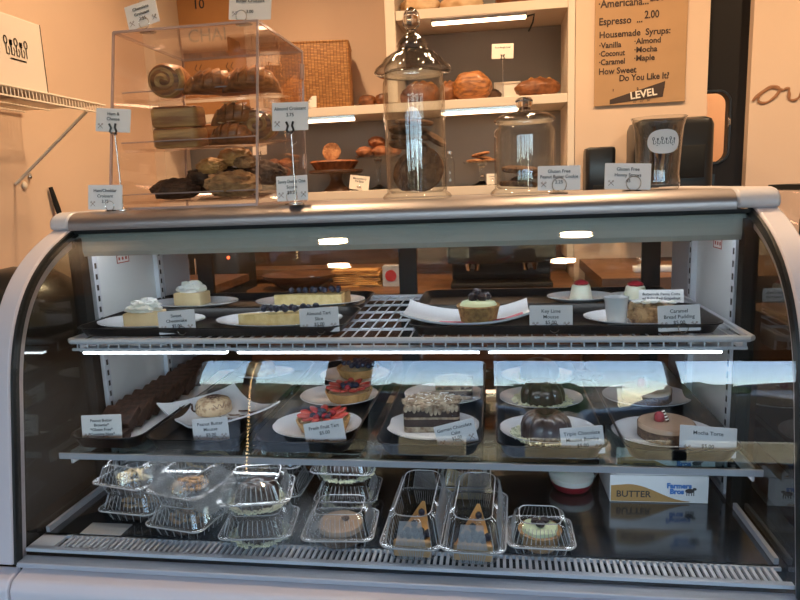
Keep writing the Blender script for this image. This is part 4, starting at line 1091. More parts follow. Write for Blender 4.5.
p = puff(''); slope_put(p, -.685, 1.375, ATZ[1], 'lower pale rectangular filled pastry of the pair on the middle tier', 4)
p2 = dup(p, (0, 0, 0)); slope_put(p2, -.688, 1.378, ATZ[1] + .044, 'upper pale rectangular filled pastry of the pair on the middle tier', 8)
p3 = dup(p, (0, 0, 0)); slope_put(p3, -.66, 1.475, ATZ[1] + .002, 'rectangular filled pastry behind the pair on the middle tier', -5)
def almond_cr(label):
    r_ = root('almond_croissant', (0, 0, 0), label, 'pastry', GA)
    croissant_mb(.105, .030, 6, .012).build('pastry_body', 'flaky', r_)
    fl = MB(); random.seed(3)
    for k in range(12):
        a = random.random() * 6.28; d = random.uniform(0, .8)
        fl.blob((.034 * d * math.cos(a), .024 * d * math.sin(a) - .004, .052 - .010 * d * d), (.007, .005, .0012), 1)
    fl.build('almond_flakes', 'cheese', r_); return r_
a = almond_cr(''); slope_put(a, -.565, 1.368, ATZ[1], 'lower almond croissant stacked on the middle tier', 12)
a2 = dup(a, (0, 0, 0)); slope_put(a2, -.562, 1.385, ATZ[1] + .040, 'upper almond croissant with flaked almonds on the middle tier', 20)
o = spiral_pastry(); slope_put(o, -.510, 1.400, ATZ[1] + .004, 'cinnamon swirl at the right of the middle tier'); o['group'] = GA
random.seed(12)
first = None
for (x, y, z, rx_, ry_, rz_, m, lab, nm) in (
        (-.700, 1.36, 0, .055, .036, .024, 'dark_loaf', 'dark crusted scone at the left of the bottom tier', 'scone'),
        (-.565, 1.355, 0, .060, .038, .030, 'scone', 'large pale speckled scone at the front of the bottom tier', 'scone'),
        (-.640, 1.44, .0, .070, .040, .034, 'dark_loaf', 'dark crusted scone behind the front ones on the bottom tier', 'scone'),
        (-.530, 1.45, 0, .060, .040, .036, 'dark_loaf', 'dark crusted scone at the back right of the bottom tier', 'scone'),
        (-.632, 1.405, .050, .038, .026, .018, 'dough', 'sugar dusted bun with dark filling on top of the scone heap', 'bun'),
        (-.585, 1.43, .062, .040, .030, .022, 'dough', 'golden bun at the top of the scone heap', 'bun'),
        (-.545, 1.385, .060, .026, .020, .014, 'scone', 'small crumbly scone piece at the right of the scone heap', 'scone')):
    mb = MB().blob((0, 0, rz_), (rx_, ry_, rz_), 5, .16, 34, x * 31, squash=-rz_ * .85)
    o = solo(nm, mb, m, (0, 0, 0), lab, nm, GA); slope_put(o, x, y, ATZ[2] + z - .002 + (rz_ * .0), lab, random.uniform(-20, 20))
# cards standing on its roof
price_card(-.742, 1.362, AZ1 + .0015, .074, .052, ['Chocolate', 'Croissant', '3.25'], 'tilted price card in a ring holder on the left of the pastry case roof', 0, 12, mat='paper', ring=.006, ringr=.0115, lift=.008)
price_card(-.500, 1.362, AZ1 + .0015, .092, .050, ['Butter Croissant', '', '3.00'], 'price card in a ring holder on the right of the pastry case roof', 0, -4, mat='paper', ring=-.018, ringr=.0115, emb=1, lift=.004)

# ------------------------------------------------------------------ jars on the counter
def jar(x, y, rb, rn, h, label, lid_prof, knob_prof, foot=.0, sc_=1.):
    r = root('glass_jar', (x, y, CT), label, 'jar', None)
    outer = [(.001, 0), (rb * 1.12, 0), (rb * 1.15, .004), (rb * 1.10, .009), (rb, .014), (rb, h - .03), (rb * .99, h - .018), (rn, h - .008), (rn * 1.04, h), (rn * 1.02, h + .002)]
    inner = [(rn * .97, h), (rn * .95, h - .010), (rb * .94, h - .022), (rb * .94, .018), (rb * .85, .013), (.001, .012)]
    MB().lathe(outer + inner, 64).build('jar_body', 'jar', r)
    l = MB().lathe(lid_prof, 64).build('lid', 'lidglass', r)
    MB().lathe(knob_prof, 40).build('knob', 'solidglass', l); return r
lp = [(.0625, .262), (.076, .262), (.0835, .268), (.080, .276), (.070, .283), (.062, .294), (.048, .304), (.034, .311), (.031, .316), (.033, .322), (.026, .334), (.014, .344), (.010, .350), (.001, .352),
      (.001, .348), (.010, .345), (.022, .332), (.029, .321), (.027, .313), (.044, .300), (.057, .285), (.062, .276), (.062, .268)]
kp = [(0, .351), (.010, .351), (.012, .356), (.017, .362), (.0185, .374), (.016, .386), (.010, .394), (.004, .398), (0, .399)]
jar(-.170, 1.425, .0665, .063, .262, 'tall cylindrical glass jar with a domed finial lid holding large cookies', lp, kp)
lp2 = [(.050, .150), (.060, .150), (.064, .154), (.062, .158), (.050, .165), (.030, .171), (.014, .174), (.001, .175), (.001, .171), (.012, .170), (.028, .167), (.048, .161), (.052, .155)]
kp2 = [(0, .174), (.014, .174), (.012, .180), (.017, .184), (.018, .194), (.014, .199), (.010, .200), (0, .198)]
jar(.063, 1.415, .0635, .055, .150, 'short wide glass cookie jar with faceted knob lid', lp2, kp2)
def cookie(x, y, z, r_, label, rot, mat='cookie', cat='cookie', grp='cookies in the tall glass jar', name='cookie'):
    mb = MB().lathe([(0, -.006), (r_ * .9, -.006), (r_, -.002), (r_ * .97, .003), (r_ * .7, .006), (0, .007)], 36, wob=lambda a, q, zz: .05 * noise.noise(Vector((math.cos(a) * 2, math.sin(a) * 2, x * 50))))
    return solo(name, mb, mat, (x, y, z), label, cat, grp, rot=rot)
jz = CT + .013
cookie(-.155, 1.395, jz + .050, .048, 'big oat cookie standing upright at the front of the tall jar', (R(80), 0, R(-8)))
cookie(-.185, 1.420, jz + .045, .043, 'big cookie standing upright behind the front one in the tall jar', (R(78), 0, R(-28)))
cookie(-.160, 1.445, jz + .045, .043, 'big cookie standing upright at the back of the tall jar', (R(84), 0, R(10)))
for k in range(4):
    cookie(-.186 + .006 * (k % 2) + .008 * (k == 3), 1.425, jz + .104 + .0155 * k, .043, 'chocolate cookie lying flat, number %s up in the pile inside the tall jar' % ('one', 'two', 'three', 'four')[k], (R(6 if k % 2 else -5), R(5), 0), 'cookie')
cookie(-.128, 1.432, jz + .115, .028, 'small dark cookie leaning at the right of the pile in the tall jar', (R(10), R(35), 0), 'cookie')
for k, (x, y, z_, l, ro) in enumerate(((.050, 1.405, .010, 'dark peanut cookie lying lowest in the short jar', (0, R(4), 0)), (.072, 1.42, .024, 'dark peanut cookie second in the short jar', (0, R(-8), 0)), (.055, 1.41, .040, 'dark peanut cookie on top in the short jar', (R(6), R(5), 0)))):
    cookie(x, y, jz + z_, .040, l, ro, 'cookie', 'cookie', 'cookies in the short glass jar')
# fluted vase with chocolate straws
vs = root('glass_vase', (.330, 1.400, CT), 'flared glass vase with an oval white sticker holding dark straws', 'vase', None)
pv = [(.001, 0), (.040, 0), (.043, .006), (.0435, .018), (.041, .030), (.0425, .055), (.045, .10), (.0475, .125), (.052, .140), (.054, .144), (.052, .144), (.046, .126), (.0435, .10), (.041, .055), (.0395, .03), (.041, .018), (.039, .011), (.001, .010)]
MB().lathe(pv, 56).build('vase_body', 'jar', vs)
st = MB()
def ov(u, v):
    a = u * 2 * PI; q = v; xx = q * .032 * math.cos(a); zz = q * .026 * math.sin(a) * (1 + .10 * math.cos(2 * a)); R_ = .0478
    th = xx / R_; return (R_ * math.sin(th) , -R_ * math.cos(th), 0.094 + zz)
so = st.grid(ov, 40, 6).build('sticker', 'paper', vs)
def utensils(w, h, n=6):
    """row of whisks, spoons and forks standing side by side, with a small line below"""
    mb = MB(); tk = h * .035
    for k in range(n):
        x = (k / (n - 1) - .5) * w; up = (k % 2 == 0)
        mb.tube([(x, 0, -h * .35), (x, 0, h * .12)], tk, 4)
        if up: mb.tube([(x + h * .11 * math.cos(a), 0, h * .30 + h * .18 * math.sin(a)) for a in [R(40 * j) for j in range(9)]], tk, 4, closed=True)
        else:
            for q in (-.07, 0, .07): mb.tube([(x, 0, h * .08), (x + q * h, 0, h * .16), (x + q * h, 0, h * .36)], tk * .8, 4)
        mb.tube([(x + h * .05, 0, -h * .30), (x + w / n * .5, 0, -h * .36), (x + w / n * .8, 0, -h * .15), (x + w / n * .55, 0, h * .02)], tk * .8, 4) if k < n - 1 else None
    mb.tube([(-w * .35, 0, -h * .52), (w * .45, 0, -h * .52)], tk, 4); return mb
ul = utensils(.040, .016); vv = []
for p_ in ul.v:
    th = p_[0] / .0478; vv.append(((.0482 - p_[1]) * math.sin(th), -(.0482 - p_[1]) * math.cos(th), .095 + p_[2]))
ul.v = vv; ul.build('utensil_emblem', 'ink', so)
random.seed(31)
for k in range(16):
    a = random.random() * 6.28; d = .024 * random.random() ** .5
    x0_, y0_ = d * math.cos(a), d * math.sin(a); ln = random.uniform(.075, .115)
    tx, ty = random.uniform(-.16, .16), random.uniform(-.12, .12)
    solo('chocolate_straw', MB().tube([(0, 0, 0), (tx * ln, ty * ln, ln)], .0032, 8), 'nut' if k % 4 else 'dough', (.330 + x0_ * .8, 1.400 + y0_ * .8, CT + .0125),
         'dark rolled straw standing in the flared glass vase' if k % 4 else 'pale rolled straw standing in the flared glass vase', 'straw', 'rolled straws in the vase' if k % 4 else 'pale rolled straws in the vase')

# ------------------------------------------------------------------ back shelves
S1, S2, S3 = 1.322, 1.682, 2.05
bk = root('wicker_basket', (-.822, 2.920, S2), 'tall rectangular wicker basket on the middle wall shelf', 'basket', rz=9)
MB().rbox(.385, .22, .001, .272, .012, 3, e=.003).build('woven_body', 'wicker', bk)
rim = MB().tube(rr(.378, .213, .012, .276, 4), .006, 8, closed=True); rim.build('rim', 'wicker', bk)
GB = 'loaves and buns on the middle wall shelf'
def loaf(x, y, z, rx_, ry_, rz_, mat, label, seed, group=GB, name='bread_loaf', cat='bread', score=True, rz=0):
    r_ = root(name, (x, y, z), label, cat, group, rz)
    MB().blob((0, 0, rz_ * .92), (rx_, ry_, rz_), 4, .12, 18, seed, squash=-rz_ * .92).build('crust', mat, r_)
    if score:
        s_ = MB()
        for q in (-.4, 0, .4):
            s_.tube([(q * rx_ + .25 * rx_ * t, -ry_ * .5 + ry_ * t * .7, rz_ * .92 + rz_ * 1.02 * math.sqrt(max(0, 1 - (q + .25 * t) ** 2 - (-.5 + .7 * t) ** 2))) for t in [k / 6 for k in range(7)]], [.001, .004, .005, .006, .005, .004, .001], 6)
        s_.build('score_marks', 'dough', r_)
    return r_
loaf(-.555, 2.90, S2, .040, .036, .029, 'crust', 'small dark bun beside the wicker basket', 1, score=False, name='bun', cat='bun')
loaf(-.478, 2.90, S2, .042, .038, .031, 'crust', 'second small bun from the basket on the middle wall shelf', 2, score=False, name='bun', cat='bun')
loaf(-.400, 2.91, S2, .038, .036, .028, 'crust', 'small bun seen through the tall jar on the middle wall shelf', 3, score=False, name='bun', cat='bun')
loaf(-.315, 2.93, S2, .085, .06, .052, 'crust', 'long loaf seen through the tall jar', 4)
loaf(-.195, 2.95, S2, .05, .06, .050, 'crust', 'dark loaf just right of the tall jar', 5)
loaf(-.092, 2.90, S2, .086, .06, .066, 'flaky', 'tall round cracked loaf on the middle wall shelf', 6, score=False)
loaf(-.015, 2.99, S2, .05, .04, .035, 'dark_loaf', 'small dark roll tucked behind the tall cracked loaf', 7, score=False, name='bun', cat='bun')
loaf(.185, 2.90, S2, .095, .06, .042, 'crust', 'low oval scored loaf at the right end of the middle wall shelf', 8)
GT = 'breads on the top wall shelf'
loaf(-.31, 2.92, S3, .085, .06, .045, 'white_loaf', 'pale loaf at the left of the top wall shelf', 9, GT, score=False)
loaf(-.13, 2.92, S3, .095, .06, .04, 'white_loaf', 'long pale loaf in the middle of the top wall shelf', 10, GT, score=False)
loaf(.10, 2.92, S3, .09, .06, .045, 'crust', 'golden loaf at the right of the top wall shelf', 11, GT, score=False)
pf = root('picture_frame', (.060, 2.98, S2), 'small pale square frame leaning on the middle wall shelf', 'frame')
fm_ = MB(); a, b = .058, .078
fm_.box(-a, a, 0, .008, 0, .008).box(-a, a, 0, .008, b, b + .008).box(-a, -a + .008, 0, .008, .008, b).box(a - .008, a, 0, .008, .008, b)
fm_.build('frame', 'ledge', pf, smooth=False); MB().box(-a + .008, a - .008, .004, .006, .008, b).build('picture', 'cardw', pf, smooth=False)
pc = price_card(.040, 2.86, S2, .090, .062, ['Sourdough Loaf', '', '7.00'], 'cream price card on a tall clip stand on the middle wall shelf', 0, -2, mat='cardw', pole=.158, emb=0, ts=.010)
price_card(-.595, 2.835, S1, .088, .062, ['Marionberry', 'Pie Slice', '', '4.00'], 'cream price card between the two cake stands on the lower wall shelf', 0, -8, mat='cardw', emb=0, ring=0, ts=.012)
price_card(-.012, 2.838, S1, .045, .046, ['Cookie', '1.75'], 'small cream price card by the right glass cake stand', 0, 0, mat='cardw', emb=0, ring=0)
price_card(-1.045, 2.835, S1, .066, .052, ['Danish'], 'cream price card on a clip stand at the left of the lower wall shelf', 0, 0, mat='cardw', emb=0, pole=.172)
price_card(-.800, 2.812, S2, .075, .050, ['Baguette', '4.50'], 'cream price card in front of the wicker basket', 0, 0, mat='cardw', emb=0, ring=0)
# cake stands
r = root('cake_stand', (-.720, 2.92, S1), 'dark wooden pedestal cake stand on the lower wall shelf', 'cake stand', 'cake stands on the lower wall shelf')
MB().lathe([(0, 0), (.062, 0), (.058, .010), (.036, .030), (.026, .055), (.030, .075), (.034, .082), (0, .082)], 36).build('foot', 'wood', r)
MB().lathe([(0, .0825), (.118, .0825), (.124, .088), (.124, .096), (0, .096)], 48).build('stand_plate', 'wood', r)
r = root('pie', (-.725, 2.92, S1 + .0965), 'flat golden pie on the dark wooden cake stand', 'pie')
MB().lathe([(0, 0), (.085, 0), (.104, .030), (.110, .034), (.104, .042), (.09, .038), (0, .040)], 60, wob=lambda a, q, z_: .03 * math.sin(a * 18) if q > .08 else 0).build('pie_crust', 'muffin', r)
cookie(-.728, 2.89, S1 + .0965 + .081, .042, 'pale sugared cookie standing on the pie', (R(78), 0, R(5)), 'cookie2', 'cookie', 'baked goods on the dark cake stand')
random.seed(14)
for k in range(9):
    x, y, z_ = -1.13 + .055 * (k % 4) + .01 * random.random(), 2.88 + .05 * (k // 4 % 2), S1 + .075 + .040 * (k // 6)
    loaf(x, y, z_, .034, .03, .024, 'muffin', 'golden muffin in the heap behind the pastry case' , 20 + k, 'muffins heaped on the lower wall shelf', 'muffin', 'muffin', score=False)
r = root('wire_riser', (-1.045, 2.905, S1), 'low dark riser under the heap of muffins on the lower shelf', 'riser')
MB().rbox(.26, .15, .064, .074, .01, 3).build('top_board', 'wood', r)
for a in (-.11, .11): MB().box(a - .006, a + .006, -.06, .06, 0, .064).build('leg', 'wood', r, smooth=False)
def gstand(x, y, r_, h, label):
    r = root('cake_stand', (x, y, S1), label, 'cake stand', 'cake stands on the lower wall shelf')
    MB().lathe([(0, 0), (.046, 0), (.044, .004), (.020, .014), (.010, .022), (.014, h * .35), (.009, h * .45), (.013, h * .6), (.010, h * .8), (.022, h - .006), (0, h - .005)], 32).build('stem', 'solidglass', r)
    MB().lathe([(.001, h - .004), (r_ * .9, h - .003), (r_, h + .006), (r_ * .98, h + .006), (r_ * .88, h + .001), (.001, h)], 40).build('stand_plate', 'jar', r)
gstand(-.522, 2.92, .105, .145, 'tall clear glass cake stand with muffins left of the tall jar')
gstand(-.055, 2.92, .085, .100, 'clear glass cake stand between the two jars')
for k, (x, y, z_) in enumerate(((-.575, 2.89, 0), (-.500, 2.88, 0), (-.535, 2.95, 0), (-.455, 2.93, 0), (-.520, 2.905, .042))):
    loaf(x, y, S1 + .1465 + z_, .040, .036, .024, 'muffin', ('muffin at the left of the tall glass stand', 'muffin in the front of the tall glass stand', 'muffin at the back of the tall glass stand', 'muffin at the right of the tall glass stand', 'muffin on top of the others on the tall glass stand')[k], 40 + k, 'muffins on the tall glass stand', 'muffin', 'muffin', score=False)
for k, (x, y, z_, t_) in enumerate(((-.085, 2.89, .006, 0), (-.03, 2.90, .006, 0), (-.05, 2.90, .020, 10), (-.06, 2.89, .034, -10))):
    cookie(x, y, S1 + .102 + z_, .040, ('cookie at the left on the glass stand between the jars', 'cookie at the right on the glass stand between the jars', 'cookie second from the top on the glass stand between the jars', 'topmost cookie on the glass stand between the jars')[k], (0, R(t_), 0), 'cookie2', 'cookie', 'cookies on the glass stand')
r = root('glass_bottle', (-.193, 2.86, S1), 'small narrow clear bottle just right of the tall jar on the lower shelf', 'bottle')
MB().lathe([(.001, 0), (.020, 0), (.021, .004), (.021, .105), (.014, .125), (.012, .132), (.012, .140), (.001, .140)], 28).build('bottle_body', 'jar', r)
MB().lathe([(0, .1405), (.013, .1405), (.013, .152), (0, .153)], 20).build('stopper', 'steel', r)

# boards and lettering on the back wall
mbd = root('menu_board', (.580, 2.797, 1.622), 'kraft menu board with handwritten coffee prices on the right of the wall', 'sign')
MB().box(-.176, .174, -.006, 0, 0, .62).build('board', 'kraft', mbd, smooth=False)
def mt(s_, x, z_, size, al='LEFT', w=None, sh=.0): return text('lettering', s_, size, 'chalk', mbd, Tr(x, -.0068, z_ + .014 * (.07 < z_ < .3)) @ FACE, width=w, align=al, extrude=.0003, shear=sh, weight=.0008)
mt('\u00b7Americana...', -.165, .388, .040, w=.19); mt('2.50', .03, .398, .040, w=.055)
mt('Espresso  ...', -.162, .322, .038, w=.165); mt('2.00', .012, .336, .040, w=.055)
mt('Housemade  Syrups:', -.160, .258, .034, w=.27)
for i, (a, b) in enumerate((('\u00b7Vanilla', '\u00b7Almond'), ('\u00b7Coconut', '\u00b7Mocha'), ('\u00b7Caramel', '\u00b7Maple'))):
    mt(a, -.160, .218 - i * .032, .030, w=.10); mt(b, -.025, .225 - i * .032, .030, w=.10)
mt('How Sweet', -.160, .118, .034, w=.145); mt('Do You Like It?', -.080, .088, .034, w=.19)
for x in (-.105, -.01, .09): mt('1' if x < -.05 else ('2' if x < .05 else '3'), x, .058, .012)
lv = MB().loft([[(x, y, z_) for x, z_ in ((-.115, .004), (.090, .022), (.098, .082), (-.115, .022))] for y in (-.0068, -.0062)]).build('wedge_mark', 'chalk', mbd, smooth=False)
text('lettering', 'LEVEL', .040, 'cardw', mbd, Tr(.015, -.0076, .037, ry=-7) @ FACE, extrude=.0003, weight=.0009, width=.15)['label'] = 'light letters on the dark wedge'
text('lettering', '10\u00b0   20\u00b0   30\u00b0', .012, 'chalk', mbd, Tr(.01, -.0068, .010, ry=-4) @ FACE, extrude=.0003)
MB().box(.03, .15, -.0075, -.006, .432, .50).build('chalk_panel', 'chalk', mbd, smooth=False)
kb = root('kraft_sign', (-1.36, 3.097, 1.72), 'orange kraft sign with a coffee cup drawing seen above and through the pastry case', 'sign')
MB().box(-.17, .185, -.006, 0, 0, .62).build('board', 'kraftd', kb, smooth=False)
text('lettering', '10', .060, 'ink', kb, Tr(-.03, -.0068, .508) @ FACE, extrude=.0003, weight=.0006)
text('lettering', 'CHAI', .085, 'chalk', kb, Tr(.0, -.0068, .365) @ FACE, extrude=.0003, weight=.0003)
text('lettering', 'Spice', .032, 'chalk', kb, Tr(-.07, -.0068, .275) @ FACE, extrude=.0003); text('lettering', 'Vanilla', .032, 'chalk', kb, Tr(.06, -.0068, .275) @ FACE, extrude=.0003)
cup = MB()
for cx_ in (-.06, .10):
    cup.tube([(cx_ + .045 * math.cos(a), 0, .16 + .012 * math.sin(a)) for a in [2 * PI * k / 20 for k in range(20)]], .002, 4, closed=True)
    cup.tube([(cx_ - .045, 0, .16), (cx_ - .035, 0, .11), (cx_ + .035, 0, .11), (cx_ + .045, 0, .16)], .002, 4)
    cup.tube([(cx_ + .04, 0, .15), (cx_ + .065, 0, .15), (cx_ + .06, 0, .125), (cx_ + .036, 0, .125)], .002, 4)
    for q in (-.012, .012): cup.tube([(cx_ + q, 0, .185), (cx_ + q + .01, 0, .20), (cx_ + q - .006, 0, .215), (cx_ + q + .006, 0, .235)], .0018, 4)
cup.build('cup_drawing', 'chalk', kb, loc=(0, -.0068, 0))
# script on the right wall: thick brush strokes
sw = root('script_lettering', (1.02, 2.797, 1.60), 'brown painted script lettering on the cream wall right of the black door', 'sign')
def stroke(pts, r0=.0068): 
    P_ = [Vector((p[0], 0, p[1])) for p in pts]; out = []
    for i in range(len(P_) - 1):
        a_ = P_[max(i - 1, 0)]; b_ = P_[i]; c_ = P_[i + 1]; d_ = P_[min(i + 2, len(P_) - 1)]
        for k in range(6):
            t = k / 6; out.append(.5 * ((2 * b_) + (c_ - a_) * t + (2 * a_ - 5 * b_ + 4 * c_ - d_) * t * t + (3 * b_ - a_ - 3 * c_ + d_) * t ** 3))
    out.append(P_[-1])
    rad = [r0 * (.55 + .45 * abs(math.sin(i * .33))) for i in range(len(out))]
    mb = MB(); mb.tube([(p.x, -.001, p.z) for p in out], rad, 8, T=Matrix.Scale(.15, 4, Vector((0, 1, 0)))); return mb
sw.scale = (1, 1, .78)
stroke([(-.01, .01), (.01, .04), (.05, .075), (.085, .068), (.075, .03), (.04, .0), (.012, .008), (.02, .045), (.06, .07), (.10, .055)]).build('letter', 'copper', sw)
stroke([(.10, .055), (.118, .064), (.122, .04), (.124, .012), (.142, .004), (.162, .022), (.174, .062), (.170, .03), (.178, .008), (.195, .014), (.21, .04)]).build('letter', 'copper', sw)
stroke([(.21, .04), (.225, .07), (.235, .078), (.245, .065), (.262, .062), (.27, .05)]).build('letter', 'copper', sw)
# wall dispensers
r = root('soap_dispenser', (.420, 2.797, 1.25), 'glossy black soap dispenser on the wall below the menu board', 'dispenser')
MB().rbox(.116, .10, 0, .205, .018, 4, e=.012).build('housing', 'black', r, loc=(0, -.052, 0)); MB().rbox(.060, .006, .03, .055, .002, 3).build('push_bar', 'blackmat', r, loc=(0, -.105, 0))
r = root('towel_dispenser', (.672, 2.797, 1.13), 'large glossy black paper towel dispenser on the wall behind the vase', 'dispenser')
MB().rbox(.285, .21, 0, .415, .035, 5, e=.03).build('housing', 'black', r, loc=(0, -.107, 0))
MB().box(-.09, .11, -.220, -.2125, .10, .13).build('paper_slot', 'steel', r, smooth=False)
MB().rbox(.19, .01, .19, .31, .004, 3).build('front_window', 'blackmat', r, loc=(.01, -.213, 0))
MB().box(.145, .165, -.14, -.05, .03, .20).build('hinge_side', 'black', r, smooth=False)

# items on the back counter, seen through the doors
WT = .9205
r = root('paper_bag_stack', (-.585, 2.66, WT), 'fanned stack of tan paper bags seen through the case doors', 'paper bags')
st = MB(); random.seed(6)
for k in range(9): st.rbox(.20, .10, k * .008, k * .008 + .006, .004, 2, T=Tr(random.uniform(-.01, .01), 0, 0, rz=random.uniform(-9, 9)), e=.001)
st.build('bags', 'dough', r, smooth=False)
r = root('label_box', (-.405, 2.62, WT), 'grey box with a round red label seen through the case doors', 'box')
MB().box(-.065, .065, 0, .06, 0, .085).build('carton', 'greypaint', r, smooth=False)
MB().lathe([(0, 0), (.024, 0), (.024, .001), (0, .001)], 28, T=Tr(-.03, -.001, .045, rx=90)).build('round_label', 'red', r)
MB().box(.012, .052, -.0015, 0, .03, .06).build('square_label', 'cardw', r, smooth=False)
r = root('bowl', (-.83, 2.62, WT), 'wide dark wooden bowl on the back counter', 'bowl')
MB().lathe([(0, 0), (.06, 0), (.12, .05), (.125, .06), (.118, .058), (.05, .012), (0, .010)], 40, 1.3, 1).build('bowl_body', 'wood', r)
r = root('coffee_grinder', (-1.18, 2.60, WT), 'dark steel appliance with chrome bars and a small red light behind the case doors', 'appliance')
MB().rbox(.26, .2, 0, .22, .012, 3).build('housing', 'blackmat', r); 
for a in (-.08, -.05): MB().tube([(a, -.112, .04), (a, -.112, .15)], .005, 8).build('chrome_bar', 'chrome', r)
MB().blob((.09, -.102, .15), (.007, .004, .007), 2).build('indicator_light', 'indicator', r)
r = root('espresso_machine', (.02, 2.62, WT), 'steel espresso machine with chrome handles seen through the right door', 'appliance')
MB().rbox(.42, .22, .10, .20, .015, 3).rbox(.40, .20, 0, .02, .01, 3).rbox(.40, .08, .02, .10, .01, 3, T=Tr(y=.06)).build('housing', 'blackmat', r)
for a in (-.11, .11): MB().tube([(a, -.10, .09), (a, -.20, .085)], .009, 8).build('handle', 'black', r)
for a in (-.11, .11): MB().lathe([(0, .068), (.03, .068), (.034, .098), (0, .098)], 20, T=Tr(a, -.05, 0)).build('group_head', 'chrome', r)
sidec = root('side_counter', (.95, 2.5, 0), 'wooden side counter standing behind the right door of the case', 'counter')
MB().box(-.58, .55, -.28, .26, 0, .96).build('cabinet', 'wood', sidec, smooth=False); MB().box(-.60, .57, -.31, .28, .962, 1.0).build('worktop', 'woodl', sidec, smooth=False)
r = root('tap', (.56, 2.34, 1.0005), 'chrome double tap on a white block seen through the right door', 'tap')
MB().rbox(.16, .04, 0, .02, .004, 3).build('tap_body', 'white', r)
for a in (-.06, 0, .06): MB().tube([(a, 0, .02), (a, -.005, .045 if a else .065)], .007, 8).blob((a, -.005, .047 if a else .067), (.013, .013, .008), 2).build('tap_handle', 'chrome', r)

# ------------------------------------------------------------------ left side: wire shelf, boxes, stick, chair
wsx = root('wire_wall_shelf', (XL, 1.6, 1.60), 'white wire wall shelf with a diagonal bracket on the left wall', 'shelf')
mb = MB(); y0, y1 = -1.0, .40
k = y0
while k <= y1:
    mb.tube([(.002, k, .025), (.30, k, .025), (.30, k, .0)], .0018, 5); k += .014
for x, z_ in ((.30, .026), (.30, .0), (.20, .022), (.10, .022), (.01, .022)): mb.tube([(x, y0, z_), (x, y1, z_)], .003, 6)
mb.build('wire_deck', 'creamwire', wsx)
for yy in (.32, -.5): MB().tube([(.285, yy, .0), (.004, yy, -.215)], .0055, 6).build('bracket', 'creamwire', wsx)
MB().blob((.004, .36, -.218), (.006, .012, .014), 2).build('bracket_foot', 'creamwire', wsx)
bx = root('bakery_box', (XL + .165, 1.53, 1.628), 'large cream cardboard box with a utensil emblem on the wire shelf', 'box')
MB().box(-.115, .115, -.25, .225, 0, .190).build('carton', 'box', bx, smooth=False, bevel=.002)
ue = utensils(.075, .055, 5); ue.v = [(.1158, p[0] + .118, p[2] + .105) for p in ue.v]; ue.build('utensil_emblem', 'ink', bx)
MB().box(.1152, .1158, .2235, .2262, 0, .19).build('lid_gap', 'chalk', bx, smooth=False)
bx2 = solo('bakery_box', MB().box(-.115, .115, -.35, .10, 0, .16), 'box', (XL + .165, 1.50, 1.8185), 'cream cardboard box stacked on the emblem box on the wire shelf', 'box', smooth=False)
r = root('marker_stick', (XL + .012, 2.075, 1.375), 'slim black and red stick hanging on the left wall by the case', 'stick')
MB().tube([(0, 0, 0), (.004, .012, -.06), (.008, .02, -.10)], [.007, .010, .009], 10).build('black_grip', 'blackmat', r)
MB().tube([(.008, .02, -.101), (.012, .035, -.19)], [.008, .004], 10).build('red_shaft', 'red', r)
solo('wall_hook', MB().blob((0, 0, 0), (.006, .006, .010), 2), 'steel', (XL + .005, 1.99, 1.412), 'tiny metal hook above the stick on the left wall', 'hook')
bn_ = root('waste_bin', (-1.215, 1.46, 0), 'black round bin with a domed lid at the left end of the case', 'bin')
MB().lathe([(0, 0), (.17, 0), (.19, .02), (.20, .90), (0, .90)], 40).build('body', 'blackmat', bn_)
MB().lathe([(0, .9005), (.205, .9005), (.205, .94), (.195, 1.02), (.16, 1.10), (.09, 1.15), (0, 1.165)], 40).build('domed_lid', 'black', bn_)
cb_ = root('dark_filler_cabinet', (-1.262, 2.2, 0), 'black cabinet added along the left wall to darken the view beyond the bin', 'cabinet')  # invented dark mass, keeps the view through the left end glass dark
MB().box(-.28, .30, -.45, .15, 0, .99).build('cabinet_body', 'blackmat', cb_, smooth=False)
MB().box(-.285, .31, -.51, .16, .992, 1.02).build('cabinet_top', 'wood', cb_, smooth=False)

# drink dispenser right of the case
dd = root('drink_dispenser', (.775, 1.62, 0), 'clear drink dispenser with black lid and chrome spigots right of the case', 'drink dispenser')
MB().box(-.12, .25, -.18, .20, 0, .98).build('stand', 'wood', dd, smooth=False)
MB().rbox(.26, .20, .982, 1.285, .02, 4, T=Tr(.02, 0, 0)).build('tank', 'acrylic', dd)
MB().tube([(-.115, -.10, 1.0), (-.115, -.10, 1.22), (-.10, -.10, 1.27), (-.08, -.10, 1.286)], .002, 5).build('black_seam', 'black', dd)
MB().rbox(.28, .22, 1.2855, 1.294, .02, 4, T=Tr(.03, 0, 0)).build('lid', 'blackmat', dd)
sp = MB().tube([(0, 0, 0), (0, 0, -.04)], .004, 6, T=Tr(-.045, -.108, 1.28)).build('chrome_rod', 'chrome', dd)
for a in (-.065, -.04, -.005): MB().lathe([(0, 0), (.009, 0), (.012, .004), (.008, .008), (.008, .014), (0, .014)], 16, T=Tr(a, -.102, 1.228, rx=90)).build('spigot', 'chrome', dd)

